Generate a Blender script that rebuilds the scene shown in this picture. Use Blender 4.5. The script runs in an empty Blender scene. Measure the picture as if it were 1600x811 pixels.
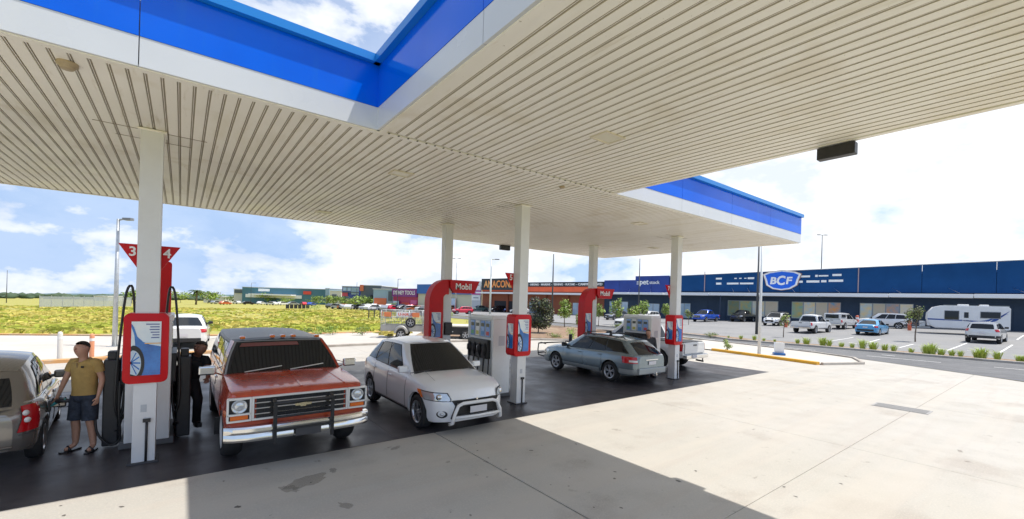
import bpy, bmesh, math, random
from mathutils import Vector, Matrix, noise as mnoise
R = math.radians
random.seed(7)
scene = bpy.context.scene
col = scene.collection

# ------------------------------------------------------------------ camera
CAM = Vector((0.3952, -8.5682, 2.6)); TH = 0.6538; FPX = 674.68; ROLL = 0.0294
cam = bpy.data.cameras.new('camera'); cam_o = bpy.data.objects.new('camera', cam); col.objects.link(cam_o)
cam.sensor_width = 36; cam.lens = FPX / 1600 * 36; cam.clip_end = 6000; cam.clip_start = 0.05
cam.shift_y = (468.67 - 405.5) / 1600
cam_o.matrix_world = Matrix.Translation(CAM) @ Matrix.Rotation(-TH, 4, 'Z') @ Matrix.Rotation(math.pi/2, 4, 'X') @ Matrix.Rotation(ROLL, 4, 'Z')
scene.camera = cam_o
# shift centre: the photo's optical centre sits below its middle
scene.view_settings.view_transform = 'Standard'; scene.view_settings.look = 'None'
scene.view_settings.exposure = 1.24; scene.view_settings.gamma = 1; scene.view_settings.use_curve_mapping = False
scene.render.engine = 'CYCLES'
scene.cycles.max_bounces = 9; scene.cycles.diffuse_bounces = 7; scene.cycles.glossy_bounces = 4
scene.cycles.transmission_bounces = 4; scene.cycles.transparent_max_bounces = 8
scene.cycles.caustics_reflective = False; scene.cycles.caustics_refractive = False
scene.cycles.use_denoising = True
try: scene.cycles.denoiser = 'OPENIMAGEDENOISE'
except Exception: pass

# ------------------------------------------------------------------ sky and sun
SUNV = Vector((0.33, -0.254, 1)).normalized()
world = bpy.data.worlds.new('World'); scene.world = world; world.use_nodes = True
nt = world.node_tree; nt.nodes.clear()
def wn(t, **k):
    n = nt.nodes.new(t)
    for a, v in k.items(): setattr(n, a, v)
    return n
out = wn('ShaderNodeOutputWorld'); bg = wn('ShaderNodeBackground'); nt.links.new(bg.outputs[0], out.inputs[0])
sky = wn('ShaderNodeTexSky', sky_type='NISHITA', sun_disc=False)
sky.sun_elevation = math.asin(SUNV.z); sky.sun_rotation = math.atan2(SUNV.x, SUNV.y)
sky.air_density = 1.0; sky.dust_density = 0.8; sky.ozone_density = 1.2
bg.inputs[1].default_value = 0.15
tc = wn('ShaderNodeTexCoord')
def vmath(op, a, b=None):
    n = wn('ShaderNodeVectorMath', operation=op)
    nt.links.new(a, n.inputs[0])
    if isinstance(b, tuple): n.inputs[1].default_value = b
    elif b is not None: nt.links.new(b, n.inputs[1])
    return n.outputs['Value'] if op == 'DOT_PRODUCT' else n.outputs[0]
def smath(op, a, b=None, c=None, clamp=False):
    n = wn('ShaderNodeMath', operation=op); n.use_clamp = clamp
    for i, v in enumerate((a, b, c)):
        if v is None: continue
        if isinstance(v, (int, float)): n.inputs[i].default_value = v
        else: nt.links.new(v, n.inputs[i])
    return n.outputs[0]
def wnoise(vec, scale, detail, rough, dist=0.0):
    n = wn('ShaderNodeTexNoise'); nt.links.new(vec, n.inputs['Vector'])
    n.inputs['Scale'].default_value = scale; n.inputs['Detail'].default_value = detail
    n.inputs['Roughness'].default_value = rough; n.inputs['Distortion'].default_value = dist
    return n.outputs[0]
def ramp(v, pts):
    n = wn('ShaderNodeValToRGB'); nt.links.new(v, n.inputs[0]); cr = n.color_ramp
    while len(cr.elements) > len(pts): cr.elements.remove(cr.elements[-1])
    while len(cr.elements) < len(pts): cr.elements.new(1)
    for e, (p, c) in zip(cr.elements, pts):
        e.position = p; e.color = (c[0], c[1], c[2], 1) if isinstance(c, tuple) else (c, c, c, 1)
    return n.outputs[0]
g0 = tc.outputs['Generated']
nt.links.new(vmath('MAXIMUM', g0, (-1, -1, 0.30)), sky.inputs['Vector'])                 # below the horizon the sky goes on as at the horizon
sq = vmath('ADD', vmath('MULTIPLY', g0, (1, 1, 1.9)), (0.62, 0.27, 0.35))                         # clouds flattened towards the horizon
toward = vmath('DOT_PRODUCT', g0, (0.94, 0.34, 0.0))            # more cloud on the side the sun veil lies
big = wnoise(sq, 3.6, 8, 0.55, 0.1)
sm = wnoise(sq, 7.0, 6, 0.6, 0.1)
dens = smath('ADD', smath('MULTIPLY', big, 0.72), smath('MULTIPLY', sm, 0.28))
dens = smath('ADD', dens, smath('MULTIPLY', toward, 0.15))
mask = ramp(dens, [(0.505, 0.0), (0.55, 0.65), (0.63, 1.0)])
mask = smath('MAXIMUM', mask, 0.26)
shade = wnoise(vmath('ADD', sq, (0.02, 0.03, 0.10)), 4.6, 6, 0.6)
ccol = ramp(shade, [(0.34, (5.9, 5.9, 5.9)), (0.48, (5.35, 5.45, 5.6)), (0.60, (4.0, 4.35, 4.95))])
gain = smath('ADD', smath('MULTIPLY', smath('MAXIMUM', toward, 0.0), 0.07), 0.56)
cs = wn('ShaderNodeVectorMath', operation='SCALE'); nt.links.new(ccol, cs.inputs[0]); nt.links.new(gain, cs.inputs['Scale']); ccol = cs.outputs[0]
mix = wn('ShaderNodeMix', data_type='RGBA'); nt.links.new(mask, mix.inputs[0])
nt.links.new(vmath('MULTIPLY', sky.outputs[0], (0.58, 0.60, 0.62)), mix.inputs[6]); nt.links.new(ccol, mix.inputs[7])
nt.links.new(mix.outputs[2], bg.inputs[0])
sun = bpy.data.lights.new('sun', 'SUN'); sun.energy = 2.0; sun.angle = R(0.53); sun.color = (1, 0.955, 0.88)
sun_o = bpy.data.objects.new('sun', sun); col.objects.link(sun_o)
sun_o.rotation_euler = SUNV.to_track_quat('Z', 'Y').to_euler(); sun_o.location = (0, 0, 60)

# ------------------------------------------------------------------ pixel/terrain helpers
UX = Vector((math.cos(TH), math.sin(TH))); VX = Vector((-math.sin(TH), math.cos(TH)))   # station axes in camera ground frame
def to_cam(x, y):
    dx, dy = x - CAM.x, y - CAM.y
    return dx*UX.x + dy*VX.x, dx*UX.y + dy*VX.y
def from_cam(X, Y):
    return CAM.x + X*UX.x + Y*UX.y, CAM.y + X*VX.x + Y*VX.y
def terrain(x, y):
    """the site falls away to the left and climbs gently to the right beyond the forecourt"""
    X, Y = to_cam(x, y); r = math.hypot(X, Y)
    t = max(0.0, min(1.0, (r - 32) / 30)); t = t*t*(3 - 2*t)
    return t * (0.017*min(X, 130) - 0.004*min(Y, 260))
def ray(px, py):
    dx, dy = px - 800, py - 468.67; c, s = math.cos(ROLL), math.sin(ROLL)
    a, b = dx*c + dy*s, -dx*s + dy*c
    q = UX*(a/FPX); 
    return Vector(((a/FPX)*UX.x + UX.y, (a/FPX)*VX.x + VX.y, -b/FPX))
def spot(px, py):
    """the point of the ground seen at a place of the photo"""
    d = ray(px, py); t = 1.0
    while t < 1500:
        p = CAM + d*t
        if p.z <= terrain(p.x, p.y): break
        t *= 1.01
    lo, hi = t/1.01, t
    for _ in range(20):
        m = (lo+hi)/2; p = CAM + d*m
        if p.z <= terrain(p.x, p.y): hi = m
        else: lo = m
    p = CAM + d*hi
    return Vector((p.x, p.y, terrain(p.x, p.y)))
def at_depth(px, py, Y):
    return CAM + ray(px, py)*Y
def col_at(px, Y, py=470):
    """ground point under the view ray of a column of the photo at depth Y"""
    p = at_depth(px, py, Y); return Vector((p.x, p.y, terrain(p.x, p.y)))

# ------------------------------------------------------------------ materials
MATS = {}
def mat(name, c, rough=0.5, metal=0.0, var=0.0, vscale=3.0, bump=0.0, bscale=40.0, coat=0.0, c2=None, detail=6, emit=None, emit_s=0, alpha=None, spec=None, stretch=None):
    if name in MATS: return MATS[name]
    m = bpy.data.materials.new(name); m.use_nodes = True; t = m.node_tree; b = t.nodes['Principled BSDF']
    b.inputs['Base Color'].default_value = (*c, 1); b.inputs['Roughness'].default_value = rough; b.inputs['Metallic'].default_value = metal
    if coat: b.inputs['Coat Weight'].default_value = coat; b.inputs['Coat Roughness'].default_value = 0.04
    if spec is not None: b.inputs['Specular IOR Level'].default_value = spec
    if alpha is not None: b.inputs['Alpha'].default_value = alpha
    if emit: b.inputs['Emission Color'].default_value = (*emit, 1); b.inputs['Emission Strength'].default_value = emit_s
    tcn = None
    def coord():
        nonlocal tcn
        if tcn is None:
            tcn = t.nodes.new('ShaderNodeTexCoord').outputs['Object']
            if stretch:
                mp = t.nodes.new('ShaderNodeMapping'); mp.inputs['Scale'].default_value = stretch; t.links.new(tcn, mp.inputs[0]); tcn = mp.outputs[0]
        return tcn
    if var or c2:
        n = t.nodes.new('ShaderNodeTexNoise'); t.links.new(coord(), n.inputs['Vector']); n.inputs['Scale'].default_value = vscale; n.inputs['Detail'].default_value = detail; n.inputs['Roughness'].default_value = 0.65
        r = t.nodes.new('ShaderNodeValToRGB'); t.links.new(n.outputs[0], r.inputs[0])
        a = c2 if c2 else tuple(max(0, v*(1-var)) for v in c)
        d = c if c2 else tuple(min(1, v*(1+var)) for v in c)
        r.color_ramp.elements[0].position = 0.35; r.color_ramp.elements[0].color = (*a, 1)
        r.color_ramp.elements[1].position = 0.65; r.color_ramp.elements[1].color = (*d, 1)
        t.links.new(r.outputs[0], b.inputs['Base Color'])
        rr = t.nodes.new('ShaderNodeMapRange'); t.links.new(n.outputs[0], rr.inputs[0]); rr.inputs[3].default_value = max(0, rough*0.8); rr.inputs[4].default_value = min(1, rough*1.25)
        t.links.new(rr.outputs[0], b.inputs['Roughness'])
    if bump:
        n = t.nodes.new('ShaderNodeTexNoise'); t.links.new(coord(), n.inputs['Vector']); n.inputs['Scale'].default_value = bscale; n.inputs['Detail'].default_value = 4
        bp = t.nodes.new('ShaderNodeBump'); bp.inputs['Strength'].default_value = bump; bp.inputs['Distance'].default_value = 0.02
        t.links.new(n.outputs[0], bp.inputs['Height']); t.links.new(bp.outputs[0], b.inputs['Normal'])
    MATS[name] = m; return m
def ground_mat(name, layers, rough, bump=0.2, bscale=60, spec=0.3):
    """world-space ground: layers = [(scale, detail, lo, hi, colour, strength)] mixed over the first colour"""
    m = bpy.data.materials.new(name); m.use_nodes = True; t = m.node_tree; b = t.nodes['Principled BSDF']; MATS[name] = m
    b.inputs['Specular IOR Level'].default_value = spec
    geo = t.nodes.new('ShaderNodeNewGeometry').outputs['Position']
    cur = None
    for i, L in enumerate(layers):
        if i == 0:
            cur = t.nodes.new('ShaderNodeRGB'); cur.outputs[0].default_value = (*L, 1); cur = cur.outputs[0]; continue
        sc, det, lo, hi, c, st = L[:6]; src = geo
        if len(L) > 6:
            mp = t.nodes.new('ShaderNodeMapping'); mp.inputs['Scale'].default_value = L[6]; mp.inputs['Rotation'].default_value = L[7]; t.links.new(geo, mp.inputs[0]); src = mp.outputs[0]
        n = t.nodes.new('ShaderNodeTexNoise'); n.inputs['Scale'].default_value = sc; n.inputs['Detail'].default_value = det; n.inputs['Roughness'].default_value = 0.6; t.links.new(src, n.inputs['Vector'])
        mr = t.nodes.new('ShaderNodeMapRange'); mr.interpolation_type = 'SMOOTHSTEP'; t.links.new(n.outputs[0], mr.inputs[0]); mr.inputs[1].default_value = lo; mr.inputs[2].default_value = hi; mr.inputs[3].default_value = 0; mr.inputs[4].default_value = st
        mx = t.nodes.new('ShaderNodeMix'); mx.data_type = 'RGBA'; t.links.new(mr.outputs[0], mx.inputs[0]); t.links.new(cur, mx.inputs[6]); mx.inputs[7].default_value = (*c, 1); cur = mx.outputs[2]
    t.links.new(cur, b.inputs['Base Color'])
    n = t.nodes.new('ShaderNodeTexNoise'); n.inputs['Scale'].default_value = 1.3; n.inputs['Detail'].default_value = 5; t.links.new(geo, n.inputs['Vector'])
    mr = t.nodes.new('ShaderNodeMapRange'); t.links.new(n.outputs[0], mr.inputs[0]); mr.inputs[1].default_value = .35; mr.inputs[2].default_value = .65; mr.inputs[3].default_value = rough*0.75; mr.inputs[4].default_value = min(1, rough*1.2); t.links.new(mr.outputs[0], b.inputs['Roughness'])
    if bump:
        n = t.nodes.new('ShaderNodeTexNoise'); n.inputs['Scale'].default_value = bscale; n.inputs['Detail'].default_value = 5; t.links.new(geo, n.inputs['Vector'])
        bp = t.nodes.new('ShaderNodeBump'); bp.inputs['Strength'].default_value = bump; bp.inputs['Distance'].default_value = 0.01; t.links.new(n.outputs[0], bp.inputs['Height']); t.links.new(bp.outputs[0], b.inputs['Normal'])
    return m

soffit_m = ground_mat('soffit_panel_cream', [(.93,.90,.84), (.25,4,.42,.62,(.89,.86,.78),.8), (2.0,6,.50,.70,(.80,.75,.63),.7,(1,.18,1),(0,0,0)), (9,5,.58,.76,(.62,.54,.40),.55,(1,.12,1),(0,0,0)), (.9,3,.56,.70,(.74,.67,.54),.5), (28,2,.70,.76,(.35,.30,.22),.6)], .42, bump=0, spec=.4)
white_m = mat('white_painted_steel', (.80,.80,.79), .38, var=.05, vscale=1.5)

dark_gap = mat('dark_recess', (.50,.45,.36), .8)
black_m = mat('black_plastic', (.018,.018,.02), .42, var=.2, vscale=8)
rubber_m = mat('tyre_rubber', (.022,.022,.023), .8, var=.25, vscale=20, bump=.3, bscale=120)
red_m = mat('red_sign_plastic', (.56,.005,.010), .42, var=.05, vscale=3, spec=.3)
glass_m = mat('tinted_glass', (.012,.014,.016), .03, spec=.45)
chrome_m = mat('chrome', (.75,.74,.72), .14, 1.0, var=.05, vscale=6)
alloy_m = mat('alloy', (.55,.56,.58), .28, .9)
steel_m = mat('galvanised_steel', (.50,.52,.53), .42, .6, var=.12, vscale=6)
letter_white = mat('white_lettering', (.86,.86,.85), .4)
skin_m = mat('skin', (.50,.27,.18), .55, var=.06, vscale=14)

# ------------------------------------------------------------------ mesh helpers
class MB:
    def __init__(s): s.bm = bmesh.new(); s.mi = 0
    def _own(s, faces):
        for f in faces: f.material_index = s.mi
    def box(s, c, size, rz=0.0, bev=0.0, rx=0.0, ry=0.0):
        M = Matrix.Translation(c) @ Matrix.Rotation(rz, 4, 'Z') @ Matrix.Rotation(ry, 4, 'Y') @ Matrix.Rotation(rx, 4, 'X') @ Matrix.Diagonal((*size, 1))
        r = bmesh.ops.create_cube(s.bm, size=1.0, matrix=M); vs = r['verts']
        fs = list({f for v in vs for f in v.link_faces}); s._own(fs)
        if bev:
            es = list({e for v in vs for e in v.link_edges})
            b = bmesh.ops.bevel(s.bm, geom=es, offset=bev, segments=2, affect='EDGES', profile=.5); s._own(b['faces'])
        return s
    def span(s, a, b, bev=0.0):
        c = [(p+q)/2 for p, q in zip(a, b)]; return s.box(c, [abs(q-p) for p, q in zip(a, b)], bev=bev)
    def bar(s, a, b, w, h, up=(0,0,1)):
        a, b = Vector(a), Vector(b); d = b-a; L = d.length
        if L < 1e-6: return s
        z = Vector(up); x = d.normalized(); y = z.cross(x)
        if y.length < 1e-4: y = Vector((0,1,0)).cross(x)
        y.normalize(); z = x.cross(y)
        M = Matrix((( *x, 0), (*y, 0), (*z, 0), (0,0,0,1))).transposed(); M.translation = (a+b)/2
        r = bmesh.ops.create_cube(s.bm, size=1.0, matrix=M @ Matrix.Diagonal((L, w, h, 1)))
        s._own({f for v in r['verts'] for f in v.link_faces}); return s
    def tube(s, pts, r, n=8, cap=True, closed=False):
        pts = [Vector(p) for p in pts]; rr = r if isinstance(r, (list, tuple)) else [r]*len(pts); rings = []; prev = None
        for i, p in enumerate(pts):
            if closed: d = pts[(i+1) % len(pts)] - pts[i-1]
            else: d = (pts[min(i+1, len(pts)-1)] - pts[max(i-1, 0)])
            d.normalize()
            ref = prev if prev is not None else (Vector((0,0,1)) if abs(d.z) < .9 else Vector((1,0,0)))
            u = ref - d*ref.dot(d)
            if u.length < 1e-4: u = Vector((1,0,0)) - d*d.x
            u.normalize(); prev = u; v = d.cross(u)
            rings.append([s.bm.verts.new(p + (u*math.cos(2*math.pi*k/n) + v*math.sin(2*math.pi*k/n))*rr[i]) for k in range(n)])
        m = len(rings)
        for i in range(m if closed else m-1):
            A, B = rings[i], rings[(i+1) % m]
            for k in range(n):
                f = s.bm.faces.new((A[k], A[(k+1)%n], B[(k+1)%n], B[k])); f.material_index = s.mi; f.smooth = True
        if cap and not closed:
            for rg, rev in ((rings[0], True), (rings[-1], False)):
                f = s.bm.faces.new(rg[::-1] if rev else rg); f.material_index = s.mi
        return s
    def lathe(s, prof, c=(0,0,0), axis='Z', n=24):
        """prof = [(radius, height)]"""
        M = {'Z': Matrix.Identity(3), 'Y': Matrix.Rotation(-math.pi/2, 3, 'X'), 'X': Matrix.Rotation(math.pi/2, 3, 'Y')}[axis]; c = Vector(c); rings = []
        for r, h in prof:
            if r < 1e-6: rings.append([s.bm.verts.new(M @ Vector((0,0,h)) + c)])
            else: rings.append([s.bm.verts.new(M @ Vector((r*math.cos(2*math.pi*k/n), r*math.sin(2*math.pi*k/n), h)) + c) for k in range(n)])
        for A, B in zip(rings, rings[1:]):
            for k in range(n):
                a = [A[0]] if len(A) == 1 else [A[k], A[(k+1)%n]]; b = [B[0]] if len(B) == 1 else [B[(k+1)%n], B[k]]
                if len(a)+len(b) >= 3:
                    f = s.bm.faces.new(a+b); f.material_index = s.mi; f.smooth = True
        return s
    def prism(s, poly, z0, z1, M=None):
        """poly = [(x,y)] extruded in local z, M places it"""
        M = M or Matrix.Identity(4)
        a = [s.bm.verts.new(M @ Vector((x, y, z0))) for x, y in poly]; b = [s.bm.verts.new(M @ Vector((x, y, z1))) for x, y in poly]; n = len(poly)
        fs = [s.bm.faces.new(a[::-1]), s.bm.faces.new(b)]
        for k in range(n): fs.append(s.bm.faces.new((a[k], a[(k+1)%n], b[(k+1)%n], b[k])))
        s._own(fs); return s
    def quad(s, *p):
        f = s.bm.faces.new([s.bm.verts.new(q) for q in p]); f.material_index = s.mi; return s
    def grid(s, rows, smooth=True):
        V = [[s.bm.verts.new(p) for p in r] for r in rows]
        for A, B in zip(V, V[1:]):
            for k in range(len(A)-1):
                f = s.bm.faces.new((A[k], A[k+1], B[k+1], B[k])); f.material_index = s.mi; f.smooth = smooth
        return V
    def ball(s, c, r, sub=2, scale=(1,1,1)):
        rr = bmesh.ops.create_icosphere(s.bm, subdivisions=sub, radius=r, matrix=Matrix.Translation(c) @ Matrix.Diagonal((*scale, 1)))
        for f in {f for v in rr['verts'] for f in v.link_faces}: f.material_index = s.mi; f.smooth = True
        return s
    def mesh(s, name, mats, recalc=False, sharp=None):
        if recalc: bmesh.ops.recalc_face_normals(s.bm, faces=s.bm.faces)
        me = bpy.data.meshes.new(name); s.bm.to_mesh(me); s.bm.free()
        for m in (mats if isinstance(mats, (list, tuple)) else [mats]): me.materials.append(m)
        if sharp:
            for p in me.polygons: p.use_smooth = True
            me.set_sharp_from_angle(angle=R(sharp))
        return me
    def build(s, name, mats, parent=None, **k):
        return link(name, s.mesh(name, mats, **k), parent)
def link(name, me, parent=None):
    o = bpy.data.objects.new(name, me); col.objects.link(o)
    if parent is not None: o.parent = parent
    return o
def tag(o, label=None, cat=None, group=None, kind=None):
    if label: o['label'] = label
    if cat: o['category'] = cat
    if group: o['group'] = group
    if kind: o['kind'] = kind
    return o
def empty(name, loc=(0,0,0), rz=0.0, label=None, cat=None, group=None, kind=None):
    o = bpy.data.objects.new(name, None); col.objects.link(o); o.location = loc; o.rotation_euler = (0,0,rz); o.empty_display_size = .2
    return tag(o, label, cat, group, kind)
KIDS = {}
def copy_tree(o, parent=None):
    c = o.copy(); col.objects.link(c)
    if parent is not None: c.parent = parent; c.matrix_parent_inverse = o.matrix_parent_inverse.copy()
    for ch in [k for k in bpy.data.objects if k.parent == o]: copy_tree(ch, c)
    return c
def place(o, loc, rz=0.0, label=None, cat=None, group=None):
    o.location = loc; o.rotation_euler = (0, 0, rz); return tag(o, label, cat, group)
def text_mesh(txt, h, depth=.01, bold=0.0, width=None, shear=0.0, spacing=1.0):
    cu = bpy.data.curves.new('lettering', 'FONT'); cu.body = txt; cu.size = 1; cu.extrude = 0.5; cu.offset = bold; cu.shear = shear; cu.space_character = spacing; cu.resolution_u = 3
    o = bpy.data.objects.new('lettering', cu); col.objects.link(o); dg = bpy.context.evaluated_depsgraph_get(); dg.update()
    me = bpy.data.meshes.new_from_object(o.evaluated_get(dg)); bpy.data.objects.remove(o)
    xs = [v.co.x for v in me.vertices]; ys = [v.co.y for v in me.vertices]
    x0, x1, y0, y1 = min(xs), max(xs), min(ys), max(ys); k = h/(y1-y0); kx = k if width is None else width/(x1-x0)
    for v in me.vertices: v.co = Vector(((v.co.x-(x0+x1)/2)*kx, (v.co.y-(y0+y1)/2)*k, (v.co.z+.5)*depth))
    return me
def text(txt, h, M, m, parent=None, name='lettering', **k):
    me = text_mesh(txt, h, **k); me.transform(M); me.materials.append(m); return link(name, me, parent)
def face_matrix(p, right, up=(0,0,1)):
    """local x = right, local y = up, local z = out of the face"""
    r = Vector(right).normalized(); u = Vector(up); n = r.cross(u).normalized(); u = n.cross(r)
    M = Matrix(((*r,0),(*u,0),(*n,0),(0,0,0,1))).transposed(); M.translation = p; return M
# ------------------------------------------------------------------ ground
def drape(bm, dz, step=4.0):
    xs = [v.co.x for v in bm.verts]; ys = [v.co.y for v in bm.verts]
    for ax, lo, hi in ((0, min(xs), max(xs)), (1, min(ys), max(ys))):
        k = math.ceil(lo/step)
        while k*step < hi:
            no = (1,0,0) if ax == 0 else (0,1,0); co = (k*step,0,0) if ax == 0 else (0,k*step,0)
            bmesh.ops.bisect_plane(bm, geom=bm.verts[:]+bm.edges[:]+bm.faces[:], plane_co=co, plane_no=no); k += 1
    for v in bm.verts: v.co.z = terrain(v.co.x, v.co.y) + dz
def sheet(name, poly, dz, m, kind='structure', parent=None, far=True):
    bm = bmesh.new(); f = bm.faces.new([bm.verts.new((x, y, 0)) for x, y in poly]); 
    if f.normal.z < 0 or sum((a[0]*b[1]-b[0]*a[1]) for a, b in zip(poly, poly[1:]+poly[:1])) < 0: bmesh.ops.reverse_faces(bm, faces=bm.faces[:])
    if far: drape(bm, dz)
    else:
        for v in bm.verts: v.co.z = dz
    me = bpy.data.meshes.new(name); bm.to_mesh(me); bm.free(); me.materials.append(m); o = link(name, me, parent)
    if kind: o['kind'] = kind
    return o
def slab(name, poly, z0, z1, m, parent=None, kind=None, bev=0.0):
    mb = MB()
    if sum((a[0]*b[1]-b[0]*a[1]) for a, b in zip(poly, poly[1:]+poly[:1])) < 0: poly = poly[::-1]
    mb.prism(poly, z0, z1)
    if bev: bmesh.ops.bevel(mb.bm, geom=[e for e in mb.bm.edges if all(abs(v.co.z-z1) < 1e-5 for v in e.verts)], offset=bev, segments=1, affect='EDGES')
    o = mb.build(name, m, parent)
    if kind: o['kind'] = kind
    return o

field_m = ground_mat('field_grass', [(.34,.32,.05), (.22,5,.42,.58,(.42,.34,.09),.8,(1,1.8,1),(0,0,.5)), (.9,6,.45,.62,(.29,.31,.045),.5), (.07,4,.45,.6,(.34,.32,.06),.6), (4.5,5,.42,.62,(.42,.40,.17),.5)], .95, bump=.9, bscale=9)
conc_m = ground_mat('concrete', [(.48,.455,.41), (.16,4,.4,.62,(.43,.41,.365),.7), (1.4,6,.45,.7,(.40,.38,.34),.5), (.5,5,.55,.68,(.34,.30,.26),.55), (7,6,.60,.74,(.33,.30,.27),.55), (2.6,3,.67,.73,(.17,.15,.13),.6), (18,2,.74,.78,(.14,.12,.11),.8), (1.1,5,.50,.66,(.43,.39,.345),.5,(.22,2.6,1),(0,0,.75)), (40,3,.45,.7,(.57,.52,.45),.45), (.35,3,.46,.62,(.50,.46,.40),.5,(.3,5,1),(0,0,.05))], .82, bump=.25, bscale=120)
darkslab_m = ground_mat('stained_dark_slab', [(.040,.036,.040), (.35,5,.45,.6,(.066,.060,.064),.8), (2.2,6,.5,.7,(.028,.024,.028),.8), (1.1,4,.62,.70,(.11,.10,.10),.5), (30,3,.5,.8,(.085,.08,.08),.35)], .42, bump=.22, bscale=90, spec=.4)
asphalt_m = ground_mat('asphalt', [(.155,.155,.158), (.2,4,.4,.6,(.125,.125,.13),.7), (1.7,6,.5,.7,(.19,.185,.18),.6), (30,4,.45,.7,(.23,.23,.225),.5)], .9, bump=.4, bscale=150)
lot_m = ground_mat('car_park_asphalt', [(.27,.265,.26), (.15,4,.4,.6,(.22,.22,.22),.7), (1.3,6,.5,.7,(.32,.31,.30),.6), (30,4,.45,.7,(.36,.35,.34),.4)], .9, bump=.3, bscale=120)
path_m = ground_mat('footpath_concrete', [(.56,.52,.46), (.3,5,.42,.6,(.49,.45,.40),.7), (6,5,.55,.7,(.42,.38,.33),.4)], .85, bump=.2, bscale=100)
kerb_m = ground_mat('kerb_concrete', [(.46,.42,.37), (1.5,5,.45,.65,(.33,.29,.25),.8)], .85, bump=.2, bscale=60)
yellow_m = ground_mat('yellow_paint', [(.70,.36,.035), (3,6,.5,.7,(.50,.30,.10),.8)], .7, bump=.1)
orange_m = ground_mat('dusty_orange_kerb', [(.60,.33,.14), (1.5,6,.45,.65,(.50,.40,.30),.9)], .8, bump=.1)
line_m = ground_mat('white_road_paint', [(.74,.73,.70), (3,6,.55,.7,(.45,.44,.42),.7)], .7, bump=.1)
soil_m = ground_mat('mulch', [(.30,.20,.13), (3,6,.45,.6,(.20,.13,.09),.8), (.5,4,.5,.6,(.36,.30,.20),.6)], .95, bump=.8, bscale=30)

# base sheet out to the horizon, fine near the site
bm = bmesh.new()
lines = [-1600,-1100,-800,-560,-400,-300,-220,-160] + [i*4 for i in range(-30, 41)] + [200,260,340,460,640,900,1300,1900]
V = [[bm.verts.new((x, y, terrain(x, y) - .03)) for y in lines] for x in lines]
for i in range(len(lines)-1):
    for j in range(len(lines)-1): bm.faces.new((V[i][j], V[i+1][j], V[i+1][j+1], V[i][j+1]))
me = bpy.data.meshes.new('ground'); bm.to_mesh(me); bm.free(); me.materials.append(field_m); tag(link('ground', me), kind='structure')

# concrete forecourt in slabs with open joints
fore = empty('forecourt_paving', kind='structure')
def clip_rect(x0, x1, y0, y1, g=.006):
    return [(x0+g, y0+g), (x1-g, y0+g), (x1-g, y1-g), (x0+g, y1-g)]
slab('forecourt_bed', [(-14,-14),(30,-14),(30,22),(-14,22)], -.2, -.035, mat('joint_filler', (.09,.08,.07), .9), fore, bev=0)
xs = [-14,-8,-1.85,4.34,10.5,16.7,22.9]; ys = [-14,-11,-6.0,-1.09]
for x0, x1 in zip(xs, xs[1:]):
    for y0, y1 in zip(ys, ys[1:]):
        g = .0035
        p = [(x0+(.012 if x0 == 4.34 else g), y0+g), (x1-(.012 if x1 == 4.34 else g), y0+g), (x1-(.012 if x1 == 4.34 else g), y1-g), (x0+(.012 if x0 == 4.34 else g), y1-g)]
        slab('slab', p, -.15, 0, conc_m, fore, bev=.004)
# the apron to the right of the grid, narrowing towards the road
RE = [(26.35,-7.5),(27.4,-5.5),(28.6,-3.0),(29.7,-0.4)]
slab('slab', [(22.904,-14),(24.2,-14),(25.2,-11.0),(26.35,-7.5),(27.2,-6.004),(22.904,-6.004)], -.15, 0, conc_m, fore, bev=.004)
slab('slab', [(22.904,-5.996),(27.2,-5.996),(28.6,-3.0),(29.4,-1.094),(22.904,-1.094)], -.15, 0, conc_m, fore, bev=.004)
slab('slab', [(19.304,-1.086),(24.02,-1.086),(24.5,1.5),(24.95,4.2),(24.95,6.6),(19.304,6.6)], -.15, 0, conc_m, fore, bev=.004)
for x0, x1 in ((-14,-4.5),(-4.5,1.4),(1.4,7.2),(7.2,13.2),(13.2,19.3)):
    slab('slab', clip_rect(x0, x1, 6.608, 12.2, .004), -.15, 0, conc_m, fore, bev=.004)
    slab('slab', clip_rect(x0, x1, 12.2, 21.4, .004), -.15, 0, conc_m, fore, bev=.004)
slab('slab', [(19.304,6.61),(24.9,6.61),(24.5,9.3),(21.4,11.5),(19.304,12.9)], -.15, 0, conc_m, fore, bev=.004)
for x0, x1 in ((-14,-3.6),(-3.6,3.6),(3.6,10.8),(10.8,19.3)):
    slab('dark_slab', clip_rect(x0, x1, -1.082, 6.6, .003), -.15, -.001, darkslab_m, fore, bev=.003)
# steel grate in the apron, small covers
mb = MB(); gx, gy = 15.8, -5.2
c = spot(1408, 638)
mb.box((c.x, c.y, .004), (.62, 1.15, .008)); o = mb.build('drain_cover', mat('cover_grey', (.34,.33,.32), .7, .1, var=.2, vscale=12)); o['kind'] = 'structure'
mb = MB()
for i in range(9): mb.box((c.x-.26+i*.065, c.y, .012), (.03, 1.05, .008))
tag(mb.build('drain_grate_bars', mat('grate_grey', (.40,.39,.37), .7), o), kind='stuff')
for px, py in ((1160,600),(1392,637),(1008,660)):
    pass
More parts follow.
